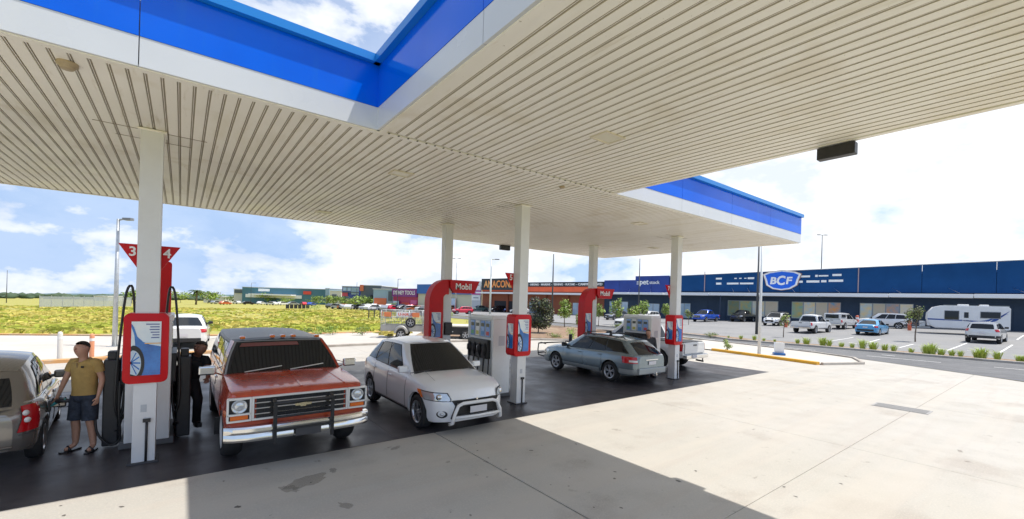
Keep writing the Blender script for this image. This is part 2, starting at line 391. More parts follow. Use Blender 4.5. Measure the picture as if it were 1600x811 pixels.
# kerbs, island, footpaths
def strip(name, pts, w, h, m, parent=None, kind=None, z=None):
    """a kerb that follows pts, w wide, h high, in one piece"""
    mb = MB(); P = [Vector((x, y, 0)) for x, y in pts]; rows = []
    for i, p in enumerate(P):
        d = (P[min(i+1, len(P)-1)] - P[max(i-1, 0)]).normalized(); n = Vector((-d.y, d.x, 0)); b = terrain(p.x, p.y) if z is None else z
        a, c = p - n*w/2, p + n*w/2
        rows.append([(a.x,a.y,b-.12), (a.x,a.y,b+h-.02), (a.x+n.x*.02,a.y+n.y*.02,b+h), (c.x-n.x*.02,c.y-n.y*.02,b+h), (c.x,c.y,b+h-.02), (c.x,c.y,b-.12)])
    mb.grid(rows, smooth=False)
    mb.bm.faces.new([mb.bm.verts.new(q) for q in rows[0]]); mb.bm.faces.new([mb.bm.verts.new(q) for q in rows[-1][::-1]])
    bmesh.ops.recalc_face_normals(mb.bm, faces=mb.bm.faces)
    o = mb.build(name, m, parent)
    if kind: o['kind'] = kind
    return o
# oil drips and tyre scuffs under the bays: marks with their own shape, thin films on the slab
def stain(x, y, w, h, a, m, nm, seed):
    rnd = random.Random(seed); n = 22; mb = MB(); c_, s_ = math.cos(a), math.sin(a); pts = []
    for k in range(n):
        t = 2*math.pi*k/n; q = 1+rnd.uniform(-.28,.22); px_, py_ = math.cos(t)*w*q, math.sin(t)*h*q; pts.append((x+px_*c_-py_*s_, y+px_*s_+py_*c_, .003))
    mb.bm.faces.new([mb.bm.verts.new(p) for p in pts]); o = mb.build(nm, m, fore); return o
oil_m = mat('oil_film', (.20,.18,.15), .6, alpha=.28); oil_d = mat('oil_film_dark', (.06,.05,.045), .45, alpha=.55)
rnd = random.Random(21)
for i, (px, py, w, h, m) in enumerate(((478,752,.30,.16,oil_m),(452,764,.16,.09,oil_m),(540,790,.12,.06,oil_m),(520,735,.10,.05,oil_m),(618,700,.14,.05,oil_m),(372,792,.04,.03,oil_d),(190,792,.03,.02,oil_d),(1060,752,.05,.03,oil_d),(900,694,.03,.02,oil_d),(1087,736,.03,.02,oil_d),(1225,761,.03,.02,oil_d),(1314,756,.03,.02,oil_d),(1243,776,.03,.02,oil_d),(1500,705,.10,.04,oil_m),(830,704,.04,.02,oil_d),(700,722,.05,.03,oil_m),(960,748,.03,.02,oil_d))):
    p = spot(px, py); stain(p.x, p.y, w, h, rnd.uniform(0,3), m, 'oil_stain', i)
for i in range(26):
    p = spot(rnd.uniform(60,1000), rnd.uniform(690,806)) ; stain(p.x, p.y, rnd.uniform(.008,.03), rnd.uniform(.006,.02), rnd.uniform(0,3), oil_d, 'oil_drip', 50+i)
def kerb_run(name, pts, seg, w, h, m):
    """kerb stones laid end to end with joints, each its own piece"""
    root = empty(name, kind='structure'); mr = None
    for a, b in zip(pts, pts[1:]):
        a, b = Vector((*a, 0)), Vector((*b, 0)); L = (b-a).length; n = max(1, round(L/seg)); d = (b-a)/n
        for k in range(n):
            p, q = a + d*k + d.normalized()*.006, a + d*(k+1) - d.normalized()*.006
            strip('kerb_stone', [(p.x, p.y), (q.x, q.y)], w, h, m, root)
    return root
def ppt(px, py): p = spot(px, py); return (p.x, p.y)
kerb_run('forecourt_kerb', [(-13.9,11.65),(-4.1,12.3),(-2.4,12.55),(0.3,13.2),(4.8,13.75)], 2.2, .22, .13, orange_m)
kerb_run('forecourt_kerb', [(4.9,13.8),(8.0,14.0),(13.0,13.9),(19.2,12.9),(24.4,9.4),(24.9,6.4)], 2.2, .2, .12, kerb_m)
kerb_run('yellow_kerb', [(24.95,4.2),(24.5,1.5),(23.95,-1.35)], 1.1, .24, .14, yellow_m)
sheet('kerb_island', [(25.05,4.2),(24.6,1.5),(24.05,-1.35),(26.5,-2.3),(28.6,-1.4),(29.6,.6),(30.6,5.0),(31.2,8.2),(24.9,9.6),(24.75,6.4)], .05, path_m)
kerb_run('island_kerb', [(24.1,-1.45),(26.5,-2.4),(28.7,-1.5),(29.7,.5),(30.7,5.0),(31.3,8.2),(31.8,14),(32.0,26)], 2.4, .14, .12, kerb_m)
# garden strip behind the forecourt with low shrubs, footpath beyond, then the field
sheet('garden_bed', [(2.6,13.75),(8.0,14.1),(13.0,14.0),(19.2,13.0),(24.4,9.5),(31.1,8.3),(31.7,14),(31.9,26),(24,25.2),(12,21.8),(2.4,20.5)], .03, path_m)
sheet('mulch_bed', [(12.5,17.6),(19.5,14.0),(24.4,10.2),(30.9,8.7),(31.5,14),(31.7,25.8),(24,25.0),(15,21.4)], .06, soil_m)
kerb_run('field_kerb', [(-40,25.2),(-20,26.3),(-7.0,25.2),(-1.5,22.6),(2.6,21.6),(11.9,21.4),(24,25.4),(31.8,26.4)], 3.0, .2, .10, orange_m)
sheet('footpath', [(-40,25.0),(-20,26.1),(-7.0,25.0),(-1.5,22.4),(2.6,21.4),(-2.6,12.6),(-4.1,12.4),(-14,11.8),(-40,14)], .02, path_m)
# road on the right, from the front and away behind the lamp poles
road_poly = [(24.2,-14.5),(25.3,-11),(26.4,-7.6),(27.4,-5.5),(28.6,-3.0),(29.7,-.4),(30.1,1.5),(31.0,5.0),(31.6,9),(32.0,14),(32.2,26),(33.5,60),(36,110),(41.5,110),(38.5,60),(37.0,26),(35.6,14),(34.4,9),(33.6,7.2),(34.6,0),(35.3,-7),(36.2,-14),(38,-26),(30,-40),(22,-40)]
sheet('road', road_poly, .012, asphalt_m)
kerb_run('car_park_kerb', [(38.2,-26),(36.4,-14),(35.45,-7),(34.75,0),(33.75,7.2),(34.55,9),(35.75,14),(37.15,26)], 2.4, .22, .14, kerb_m)
def dash(a, b, w, dz, name='road_line', parent=None):
    a, b = Vector((*a, 0)), Vector((*b, 0)); n = (b-a).normalized(); n = Vector((-n.y, n.x, 0))*w/2
    return sheet(name, [((a-n).x,(a-n).y), ((b-n).x,(b-n).y), ((b+n).x,(b+n).y), ((a+n).x,(a+n).y)], dz, line_m, parent=parent)
for a, b in (((31.9,-9.0),(31.9,-6.2)), ((31.6,-4.4),(31.4,-1.4)), ((31.7,1.2),(32.1,4.0)), ((29.6,-16.5),(30.2,-13.6)), ((32.6,8),(33.2,11.5)), ((33.6,15),(34.0,19))):
    dash(a, b, .13, .022)
# car park sheet, verge with grass clumps
sheet('car_park', [(38.5,-40),(38.4,-26),(36.9,-14),(35.95,-7),(35.25,0),(34.4,7.2),(35.1,9),(36.3,14),(37.7,26),(39.4,60),(42,110),(70,112),(84,40),(92,-40)], .045, lot_m)
sheet('verge', [(38.4,-26),(36.6,-14),(35.6,-7),(34.9,0),(33.9,7.2),(34.7,9),(35.9,14),(36.8,14),(36.6,9),(36.0,7.2),(36.4,0),(37.3,-7),(38.6,-14),(40.4,-26)], .07, soil_m)
# ------------------------------------------------------------------ canopy
HS = 5.0; X0, X1, YN, YF = -8.0, 18.4, -2.35, 6.9; BX0, BX1, BY0 = 2.63, 7.9, -13.5
canopy = empty('canopy', (7, 3, 0), 0, 'white and blue petrol station canopy with a ribbed cream soffit overhead', 'canopy')
def cpart(name, mb, m, **k):
    o = mb.build(name, m, canopy, **k); o.matrix_parent_inverse = Matrix.Translation((-7, -3, 0)); return o
PW = .15
def plank_mesh(L):
    mb = MB(); w = PW; rows = []
    prof = [(0,.022),(.009,.022),(.012,.005),(.019,.005),(.022,.018),(.032,.018),(.036,.001),(.040,0),(w-.004,0),(w,.004),(w,.022)]
    rows = [[(x, y, z) for x, z in prof] for y in (0, L)]
    mb.grid(rows, smooth=False); bmesh.ops.reverse_faces(mb.bm, faces=mb.bm.faces[:])
    me = mb.mesh('soffit_plank', [soffit_m, dark_gap]); 
    for p in me.polygons:
        xm = sum(me.vertices[i].co.x for i in p.vertices)/len(p.vertices)
        if xm < .011 or .0195 < xm < .0345: p.material_index = 1
    return me
pmA = plank_mesh(YF-YN-.16); pmB = plank_mesh(YN-BY0-.16)
def lay(me, x0, x1, y):
    n = int((x1-x0)/PW+.5)
    for i in range(n):
        o = link('soffit_plank', me, canopy); o.location = (x0+i*PW-7, y-3, HS+random.uniform(-.0012,.0012))
lay(pmA, X0+.05, X1-.05, YN+.08); lay(pmB, BX0+.06, BX1-.06, BY0+.08)
# deck above, edge trims, seam flashing
mb = MB(); mb.span((X0+.05,YN+.05,HS+.03),(X1-.05,YF-.05,HS+.75)); mb.span((BX0+.05,BY0+.05,HS+.032),(BX1-.05,YN+.04,HS+.748)); cpart('roof_deck', mb, mat('zinc_roof', (.55,.56,.57), .45, .4))
def trim(a, b, w=.09, name='edge_trim', z=HS-.012, h=.05):
    mb = MB(); mb.bar((a[0],a[1],z+h/2), (b[0],b[1],z+h/2), w, h); return cpart(name, mb, soffit_m)
trim((X0,YN+.045),(BX0,YN+.045)); trim((BX1,YN+.045),(X1,YN+.045)); trim((X0,YF-.045),(X1,YF-.045)); trim((X1-.045,YN+.09),(X1-.045,YF-.09)); trim((X0+.045,YN+.09),(X0+.045,YF-.09))
trim((BX0+.045,BY0),(BX0+.045,YN+.09)); trim((BX1-.045,BY0),(BX1-.045,YN+.09))
trim((BX0+.09,YN+.01),(BX1-.09,YN+.01), .10, 'seam_flashing', HS-.008, .03)
mb = MB()
for i in range(35): mb.box((BX0+.135+i*PW, YN-.035, HS-.009), (.022,.035,.006))
tag(cpart('seam_notch_row', mb, mat('notch_dark', (.05,.045,.04), .9)), kind='stuff')  # small dark blocks: the dotted joint pattern along the seam
wband = ground_mat('fascia_white', [(.66,.68,.72), (.4,4,.42,.6,(.62,.64,.68),.8), (3,6,.52,.72,(.66,.67,.68),.5,(1,1,.12),(0,0,0))], .24, bump=.03, bscale=2); bband = ground_mat('fascia_blue', [(.0,.13,.80), (.3,4,.42,.6,(.0,.10,.68),.8), (3,6,.55,.75,(.01,.16,.70),.5,(1,1,.12),(0,0,0))], .14, bump=.05, bscale=1.5, spec=.3); bcap = mat('fascia_cap_blue', (.01,.22,.66), .3)
def fascia(a, b, n, out):
    """white lower and blue upper panels from a to b, facing out"""
    a, b, o = Vector((*a, 0)), Vector((*b, 0)), Vector((*out, 0)); d = b-a; L = d.length; d.normalize(); k = max(1, round(L/n))
    for i in range(k):
        p, q = a + d*(L*i/k+.005), a + d*(L*(i+1)/k-.005)
        mb = MB(); mb.bar((*(p+o*.02).xy, HS+.16), (*(q+o*.02).xy, HS+.16), .04, .32); cpart('white_fascia_panel', mb, wband)
        mb = MB(); mb.bar((*(p+o*.024).xy, HS+.62), (*(q+o*.024).xy, HS+.62), .044, .594); cpart('blue_fascia_panel', mb, bband)
    mb = MB(); mb.bar((*(a+o*.05).xy, HS+.975), (*(b+o*.05).xy, HS+.975), .16, .11); cpart('cap_flashing', mb, bcap)
fascia((X0,YN), (BX0,YN), 2.65, (0,-1)); fascia((BX1,YN), (X1,YN), 2.65, (0,-1)); fascia((X1,YN), (X1,YF), 2.35, (1,0))
fascia((BX0,BY0), (BX0,YN), 2.8, (-1,0)); fascia((BX1,BY0), (BX1,YN), 2.8, (1,0)); fascia((X0,YF), (X1,YF), 2.65, (0,1)); fascia((X0,YN),(X0,YF),2.35,(-1,0))

mb = MB()
for cx_ in (0, 7.22, 14.2):
    for s_ in (-1, 1): mb.box((cx_+s_*.42, 0, HS-.0035), (.5,.012,.004)); mb.box((cx_+s_*.30, .52, HS-.0035), (.34,.010,.004))
tag(cpart('panel_end_joint', mb, mat('joint_brown', (.30,.24,.17), .8)), kind='stuff')
# recessed lights, round vents, hanging boxes
lens_m = mat('light_lens', (.80,.76,.62), .25)
def soffit_light(x, y, label):
    r = empty('canopy_light', (x, y, HS), 0, label, 'light', 'recessed lights in the soffit')
    mb = MB()
    for s in (-1, 1): mb.box((s*.19,0,-.012),(.03,.32,.02)); mb.box((0,s*.145,-.012),(.35,.03,.018))
    mb.build('frame', mat('light_frame', (.70,.64,.53), .5), r); MB().box((0,0,-.006),(.35,.26,.010)).build('lens', lens_m, r)
for (x, y, l) in ((3.74,-.54,'recessed square light over the silver hatchback, nearest the inner corner'), (5.25,-4.4,'recessed square light in the link roof towards the camera'), (3.62,4.78,'recessed light near the far edge above the red utility wagon'),
                  (11.2,-.6,'recessed light above the dark green wagon bay'), (11.0,4.8,'recessed light near the far edge past the second pair of columns'), (16.3,2.4,'recessed light at the far end of the canopy')):
    soffit_light(x, y, l)
for x, y, l in ((-.63,-1.95,'round beige vent cap on the soffit near the left edge'), (6.66,-2.0,'small round fitting beside the soffit seam')):
    mb = MB(); mb.lathe([(0,-.035),(.045,-.035),(.06,-.02),(.06,0)] if x > 0 else [(0,-.07),(.05,-.07),(.065,-.05),(.065,-.035),(.09,-.03),(.09,0)], (x,y,HS), n=20); tag(mb.build('soffit_vent', mat('vent_beige',(.42,.33,.22),.5)), l, 'vent')
def hang_box(x, y, rz, s, label):
    r = empty('hanging_speaker', (x, y, HS-.07), rz, label, 'speaker')
    MB().box((0,0,-.04),(s[0],s[1],s[2]),bev=.01).build('housing', black_m, r); MB().box((-.02,-s[1]/2-.004,-.04),(s[0]*.86,.008,s[2]*.75)).build('grille', mat('speaker_mesh',(.03,.035,.04),.3), r)
    mb = MB(); mb.box((-s[0]*.3,0,.1),(.03,.03,.1)); mb.box((s[0]*.3,0,.1),(.03,.03,.1)); mb.build('bracket', steel_m, r)
hang_box(7.90, -6.42, R(90), (.46,.14,.17), 'black box speaker hanging from the right edge of the link roof')
hang_box(11.7, 6.82, 0, (.5,.16,.2), 'small black box hanging from the far edge of the canopy')

# columns
colm = mat('column_white', (.72,.725,.73), .4, var=.05, vscale=1.2, c2=(.65,.65,.65))
def column(x, y, label, pipe=True):
    r = empty('canopy_column', (x, y, 0), 0, label, 'column', 'canopy columns')
    MB().box((0,0,HS/2),(.27,.27,HS-.002),bev=.006).build('shaft', colm, r)
    MB().box((0,0,.012),(.36,.36,.024)).build('base_plate', mat('dark_base',(.06,.06,.065),.6), r)
    mb = MB(); mb.box((0,0,HS-.03),(.34,.34,.02)); mb.build('collar', soffit_m, r)
    if pipe:
        mb = MB(); mb.tube([(.03,-.15,.03),(.03,-.15,.62)], .016, 8); mb.box((.03,-.147,.64),(.09,.05,.05)); mb.build('conduit', black_m, r)
        MB().box((-.01,-.137,.82),(.07,.004,.11)).build('sticker', mat('sticker_grey',(.45,.47,.5),.5), r)
CX = (0, 7.22, 14.2); CY2 = 3.87
for i, x in enumerate(CX):
    column(x, 0, ('white canopy column carrying signs 3 and 4, nearest the camera', 'white canopy column carrying the 5 and 6 signs beside the silver hatchback', 'white canopy column carrying sign 7 behind the green wagon')[i])
    column(x - (.2 if i == 0 else 0), CY2, ('white rear column hidden behind the nearest one', 'white rear column with a black box behind the silver hatchback', 'white rear column rising behind the green wagon roof')[i], False)
# ------------------------------------------------------------------ vehicles
def lerp(a, b, t): return a + (b-a)*t
def pl(pts, x):
    """piecewise curve through pts with eased corners"""
    if x <= pts[0][0]: return pts[0][1]
    for (x0, y0), (x1, y1) in zip(pts, pts[1:]):
        if x <= x1: return y0 + (y1-y0)*(x-x0)/(x1-x0)
    return pts[-1][1]
def spl(pts, x, e=.06):
    return (pl(pts, x-e) + 2*pl(pts, x) + pl(pts, x+e))/4
def arch_z(S, x, z):
    for wx in S['wheels']:
        ra = S['ra']
        if abs(x-wx) < ra: z = max(z, S.get('wz', S['rw']) + math.sqrt(max(0, ra*ra-(x-wx)**2)))
    return z
FR = (0, .04, .16, .34, .52, .66, .80, .90, 1.0)
def body_section(S, x):
    """half section of the lower body at x: bottom -> shoulder -> centre"""
    w = spl(S['w'], x, .04); zb = spl(S['belt'], x); zt = spl(S['top'], x, S.get('ease', .06)); zs = pl(S['sill'], x); z0 = arch_z(S, x, zs)
    zb = max(zb, z0+.02); zt = max(zt, zb-.02) if not S.get('flat') else max(zt, z0+.03)
    side = S.get('side', ((0,-.05),(.12,-.01),(.35,0),(.6,0),(.8,-.012),(.93,-.035),(1.0,-.075)))
    pts = []
    for f, dw in side:
        z = lerp(zs, zb, f)
        pts.append((w+dw, max(z, z0 + .012*f)))
    sh = S.get('shoulder', .10)
    pts += [(w-sh-.05, lerp(zb, zt, .45)), (w*.62, lerp(zb, zt, .86)), (w*.32, zt), (0, zt+.004)]
    return pts
def sec_at(S, x, z):
    """half width of the side at height z"""
    p = body_section(S, x)[:7]
    for (a, za), (b, zb) in zip(p, p[1:]):
        if za <= z <= zb: return a + (b-a)*((z-za)/max(1e-4, zb-za))
    return p[0][0] if z < p[0][1] else p[-1][0]
def gh_side(S, s, t):
    """greenhouse side: s 0 = windscreen edge .. 1 = rear edge, t 0 = belt .. 1 = roof edge"""
    G = S['gh']; xb = lerp(G['A'], G['D'], s); xr = lerp(G['B'], G['C'], s); x = lerp(xb, xr, t)
    zb = spl(S['belt'], xb) - .01; zr = G['zr'] - G.get('drop', .05)*(2*abs(s-G.get('peak', .4)))**2
    wb = G.get('wb') or (spl(S['w'], xb, .04) - S.get('shoulder', .10) + .02); wr = G['wr'] - .06*abs(2*s-1)**3
    y = lerp(wb, wr, t) + math.sin(t*math.pi)*.025
    return Vector((x, y, lerp(zb, zr, t)))
def gh_end(S, e, v, t):
    """windscreen (e=0) or rear glass (e=1), v -1..1 across"""
    G = S['gh']; p = gh_side(S, e, t); b = (G.get('bf', .16) if e == 0 else -G.get('br', .10)) * lerp(1, .55, t)
    return Vector((p.x + b*(1-v*v), p.y*v, p.z + .02*(1-v*v)*t))
def gh_roof(S, v, s):
    G = S['gh']; a = gh_side(S, s, 1); w = (1-v*v); b = lerp(G.get('bf', .16)*.55, -G.get('br', .10)*.55, s)*w
    return Vector((a.x + b, a.y*v, a.z + .02*w + G.get('crown', .045)*w*math.sin(math.pi*min(1, max(0, s))*.9+.15)))
def patch(mb, f, quad, nu=8, nv=5, off=.008, flip=False):
    """f(u,v)->point; quad = 4 (u,v) corners; an offset skin over the surface"""
    (a, b, c, d) = quad; rows = []
    for j in range(nv+1):
        r = []
        for i in range(nu+1):
            u, v = i/nu, j/nv
            q = [lerp(lerp(a[k], b[k], u), lerp(d[k], c[k], u), v) for k in (0, 1)]
            p = f(*q); e = .01; du = f(q[0]+e, q[1]) - f(q[0]-e, q[1]); dv = f(q[0], q[1]+e) - f(q[0], q[1]-e); n = du.cross(dv)
            n = n.normalized() if n.length > 1e-9 else Vector((0,0,1))
            if flip: n = -n
            r.append(p + n*off)
        rows.append(r)
    mb.grid(rows)
    # thin rim down to the surface so the pane has an edge
    return mb
def both(fn):
    for sgn in (1, -1): fn(sgn)
def wheel(root, x, y, r, wd, sgn, rim_m, lod=0, style='spoke', hub=None):
    w = link('wheel', wheel_mesh(r, wd, lod), root); w.location = (x, y, r); 
    if sgn < 0: w.rotation_euler = (0, 0, math.pi)
    rm = link('rim', rim_mesh(r, wd, lod, style, rim_m), w)
    return w
WM = {}
def wheel_mesh(r, wd, lod):
    k = ('t', round(r,3), wd, lod)
    if k in WM: return WM[k]
    mb = MB(); h = wd/2; n = 36 if not lod else 14
    mb.lathe([(r*.60,-h),(r*.90,-h),(r*.985,-h*.7),(r,-h*.35),(r,h*.35),(r*.985,h*.7),(r*.90,h),(r*.64,h*.92),(r*.60,h*.5)], axis='Y', n=n)
    mb.lathe([(0,h*.2),(r*.62,h*.2)], axis='Y', n=n)
    me = mb.mesh('wheel', rubber_m, recalc=True); WM[k] = me; return me
def rim_mesh(r, wd, lod, style, m):
    k = (style, round(r,3), wd, lod, m.name)
    if k in WM: return WM[k]
    mb = MB(); h = wd/2; R_ = r*.66; n = 30 if not lod else 12
    mb.lathe([(R_*1.0,h*.98),(R_*.93,h*.98),(R_*.9,h*.55),(R_*.9,h*.3)], axis='Y', n=n)
    if style == 'steel':
        mb.lathe([(0,h*.75),(R_*.30,h*.75),(R_*.42,h*.5),(R_*.8,h*.62),(R_*.9,h*.5)], axis='Y', n=n)
    else:
        ns = 5 if style == 'spoke' else 10
        mb.lathe([(0,h*.82),(R_*.2,h*.8),(R_*.24,h*.5)], axis='Y', n=12)
        for i in range(ns):
            a = 2*math.pi*i/ns + .3; wsp = R_*(.26 if ns == 5 else .13)
            c, s = math.cos(a), math.sin(a); p = (c*R_*.16, h*.72, s*R_*.16); q = (c*R_*.95, h*.72, s*R_*.95)
            if ns == 5 and not lod:
                for t in (-.17, .17):
                    mb.bar((c*R_*.16, h*.7, s*R_*.16), (math.cos(a+t)*R_*.95, h*.74, math.sin(a+t)*R_*.95), .05*R_*3, wsp*.45, up=(-s,0,c))
            else: mb.bar(p, q, .05, wsp, up=(-s,0,c))
    me = mb.mesh('rim', m, recalc=True); WM[k] = me; return me

def build_car(name, S, paint, label, cat, group=None, lod=0):
    root = empty(name, (0,0,0), 0, label, cat, group); L0, L1 = S['x0'], S['x1']; n = S.get('n', 64 if not lod else 26)
    # lower body
    xs = set(round(L0 + (L1-L0)*i/n, 4) for i in range(n+1)); 
    for k in ((0, .008, .03, .07, .12) if not lod else (0, .05)): xs.add(round(L0+k, 4)); xs.add(round(L1-k, 4))
    for wx in S['wheels']:
        for a in ((-1, -.97, -.85, -.6, -.3, 0, .3, .6, .85, .97, 1) if not lod else (-1, -.9, -.5, 0, .5, .9, 1)): xs.add(round(wx + S['ra']*a, 4))
    xs = sorted(x for x in xs if L0 <= x <= L1); mb = MB(); rows = []
    for x in xs:
        h = body_section(S, x); rows.append([(x, -w, z) for w, z in h] + [(x, w, z) for w, z in h[::-1][1:]])
    V = mb.grid(rows)
    for r, rev in ((V[0], False), (V[-1], True)):
        m = len(r)
        for k in range(m//2):
            a, b, c, d = r[k], r[k+1], r[m-2-k], r[m-1-k]
            vs = [a, b, c, d] if b is not c else [a, b, d]
            f = mb.bm.faces.new(vs if rev else vs[::-1])
    bmesh.ops.recalc_face_normals(mb.bm, faces=mb.bm.faces)
    body = mb.build('body', paint, root, sharp=S.get('sharp', 38))
    # under body and wheel wells
    mb = MB(); w = spl(S['w'], 0); zs = pl(S['sill'], 0)
    mb.span((max(L0+.30, S['wheels'][0]-S['ra']-.08), -w+.13, zs+.03), (min(L1-.30, S['wheels'][1]+S['ra']+.04), w-.13, S['rw']+S['ra']*.7)) if not S.get('under') else mb.span(S['under'][0], S['under'][1])
    mb.build('underbody', black_m, root)
    for wx in S['wheels']:
        for sg in (1, -1): wheel(root, wx, sg*(S['track']-S['wd']/2), S['rw'], S['wd'], sg, S.get('rim', alloy_m), lod, S.get('rimstyle', 'spoke'))
    G = S['gh']
    if G:
        # greenhouse shell
        gm = G.get('mat') or paint; mb = MB(); N = 14 if not lod else 6; T = 6 if not lod else 3
        for sg in (1, -1): mb.grid([[Vector((p.x, p.y*sg, p.z)) for p in (gh_side(S, i/N, j/T) for i in range(N+1))] for j in range(T+1)])
        for e in (0, 1): mb.grid([[gh_end(S, e, -1+2*i/N, j/T) for i in range(N+1)] for j in range(T+1)])
        bmesh.ops.remove_doubles(mb.bm, verts=mb.bm.verts, dist=.002); bmesh.ops.recalc_face_normals(mb.bm, faces=mb.bm.faces); mb.build('cabin', gm, root, sharp=50)
        mb = MB(); mb.grid([[gh_roof(S, -1+2*i/N, j/N) for i in range(N+1)] for j in range(N+1)]); bmesh.ops.recalc_face_normals(mb.bm, faces=mb.bm.faces)
        mb.build('roof', G.get('roofmat') or paint, root, sharp=50)
        off = .009 if not lod else .015
        def pane(nm, f, quad, m=glass_m, flip=False, nu=8, nv=5, o=off):
            mb = MB(); patch(mb, f, quad, nu if not lod else 3, nv if not lod else 2, o, flip); return mb.build(nm, m, root)
        v0 = G.get('vin', .90); vt = G.get('vtop', .86)
        if G.get('fglass', True):
            pane('windscreen_seal', lambda u, v: gh_end(S, 0, u, v), [(-v0-.04,.0),(v0+.04,.0),(vt+.06,.97),(-vt-.06,.97)], black_m, False, 10, 6, off*.5)
            pane('windscreen', lambda u, v: gh_end(S, 0, u, v), [(-v0,.03),(v0,.03),(vt,.93),(-vt,.93)], S.get('wglass', glass_m), False, 10, 6)
        if G.get('rglass', True):
            rq = G.get('rq', (.10, .90, .80, .74)); pane('rear_window', lambda u, v: gh_end(S, 1, u, v), [(-rq[2],rq[0]),(rq[2],rq[0]),(rq[3],rq[1]),(-rq[3],rq[1])], glass_m, True, 10, 6)
        for q in G['win']:
            for sg in (1, -1):
                f = lambda s, t, sg=sg: (lambda p: Vector((p.x, p.y*sg, p.z)))(gh_side(S, s, t))
                if not lod: pane('window_seal', f, [(q[0]-.008,q[4]-.03),(q[1]+.008,q[4]-.03),(q[2]+.008,q[5]+.035),(q[3]-.008,q[5]+.035)], black_m, sg < 0, 6, 4, off*.5)
                pane('side_window', f, [(q[0],q[4]),(q[1],q[4]),(q[2],q[5]),(q[3],q[5])], glass_m, sg < 0)
    # lamps and trims wrapped on the body side: (part, xa, xb, za, zb, material)
    def wrap(nm, xa, xb, za, zb, m, o=.010, sides=(1, -1), xa2=None, xb2=None, nx=8, nz=4):
        for sg in sides:
            mb = MB(); rows = []
            for j in range(nz+1):
                t = j/nz; z = lerp(za, zb, t); A = lerp(xa, xa2 if xa2 is not None else xa, t); B = lerp(xb, xb2 if xb2 is not None else xb, t); r = []
                for i in range(nx+1):
                    x = lerp(A, B, i/nx); y = sec_at(S, x, z); n = Vector((-(sec_at(S, x+.02, z)-sec_at(S, x-.02, z))/.04, 1, 0)).normalized()
                    r.append(Vector((x+n.x*o, (y+n.y*o)*sg, z)))
                rows.append(r)
            mb.grid(rows); bmesh.ops.recalc_face_normals(mb.bm, faces=mb.bm.faces); mb.build(nm, m, root)
    root_wrap = wrap
    for a in S.get('wraps', ()): wrap(*a[0:6], **(a[6] if len(a) > 6 else {}))
    # door gaps
    if not lod:
        for x, z0, z1 in S.get('gaps', ()):
            for sg in (1, -1):
                mb = MB(); pts = []
                for j in range(9):
                    z = lerp(z0, z1, j/8); zz = max(z, arch_z(S, x, pl(S['sill'], x))+.03); pts.append(Vector((x, sg*(sec_at(S, x, zz)+.0015), zz)))
                mb.tube(pts, .0045, 4, cap=False); mb.build('door_gap', black_m, root)
        for x0, x1, z in S.get('hgaps', ()):
            for sg in (1, -1):
                mb = MB(); mb.tube([Vector((lerp(x0,x1,j/12), sg*(sec_at(S, lerp(x0,x1,j/12), z)+.0015), z)) for j in range(13)], .0045, 4, cap=False); mb.build('sill_gap', black_m, root)
        for x, z in S.get('handles', ()):
            for sg in (1, -1):
                MB().box((x, sg*(sec_at(S, x, z)+.014), z), (.17,.03,.035), bev=.01).build('door_handle', S.get('handlemat', paint), root)
    if S.get('mirror'):
        x, z, mm = S['mirror']
        for sg in (1, -1):
            y = sec_at(S, x, z-.1); mb = MB(); mb.box((x, sg*(y+.10), z), (.10,.20,.14), bev=.03 if not lod else 0); mb.bar((x, sg*(y-.05), z-.03), (x, sg*(y+.06), z-.02), .05, .05); mb.build('mirror', mm, root)
    return root
def strip_on(root, nm, c, size, m, rz=0.0, bev=0.0, ry=0.0): 
    return MB().box(c, size, rz=rz, bev=bev, ry=ry).build(nm, m, root)
plate_m = mat('number_plate_white', (.62,.60,.62), .4); amber_m = mat('amber_lens', (.75,.16,.02), .15, coat=.5); tail_m = mat('tail_lens_red', (.50,.008,.012), .12, coat=.6); clear_m = mat('headlight_glass', (.62,.64,.66), .08, .5, coat=.6)
trim_black = mat('grille_black', (.012,.012,.013), .5); brake_white = mat('reverse_lens', (.75,.72,.70), .15, coat=.5)
silver_p = mat('silver_white_paint', (.82,.83,.85), .30, .12, var=.02, vscale=2, coat=.8)

# --- silver compact suv in the middle bay
S = dict(x0=-2.13, x1=2.16, rw=.335, ra=.385, wd=.215, track=.87, wheels=(-1.32, 1.35),
    w=((-2.13,.60),(-2.05,.74),(-1.85,.83),(-1.3,.885),(1.2,.885),(1.65,.865),(1.88,.80),(2.02,.70),(2.10,.59),(2.16,.46)),
    belt=((-2.13,.98),(-1.7,1.05),(-.6,1.02),(.6,.98),(1.2,.95),(1.7,.89),(1.95,.82),(2.08,.72),(2.16,.60)),
    top=((-2.13,1.0),(-1.7,1.08),(-1.2,1.05),(.9,1.05),(1.2,1.04),(1.65,.99),(1.9,.91),(2.05,.81),(2.12,.72),(2.16,.64)),
    sill=((-2.13,.36),(-1.9,.28),(-.9,.25),(.9,.25),(1.8,.22),(2.16,.26)),
    gh=dict(A=.98, B=.12, C=-1.45, D=-2.02, zr=1.585, wr=.60, drop=.06, peak=.35, crown=.05, bf=.22, br=.12,
        win=[(.13,.42,.40,.15,.06,.86),(.44,.69,.70,.43,.06,.86),(.71,.90,.84,.73,.10,.84)]),
    gaps=((.80,.33,.93),(-.18,.33,.97),(-1.02,.60,1.0)), hgaps=((-.9,.85,.33),), handles=((-.02,.86),(-1.0,.90)), mirror=(.72,1.08,silver_p), rimstyle='spoke')
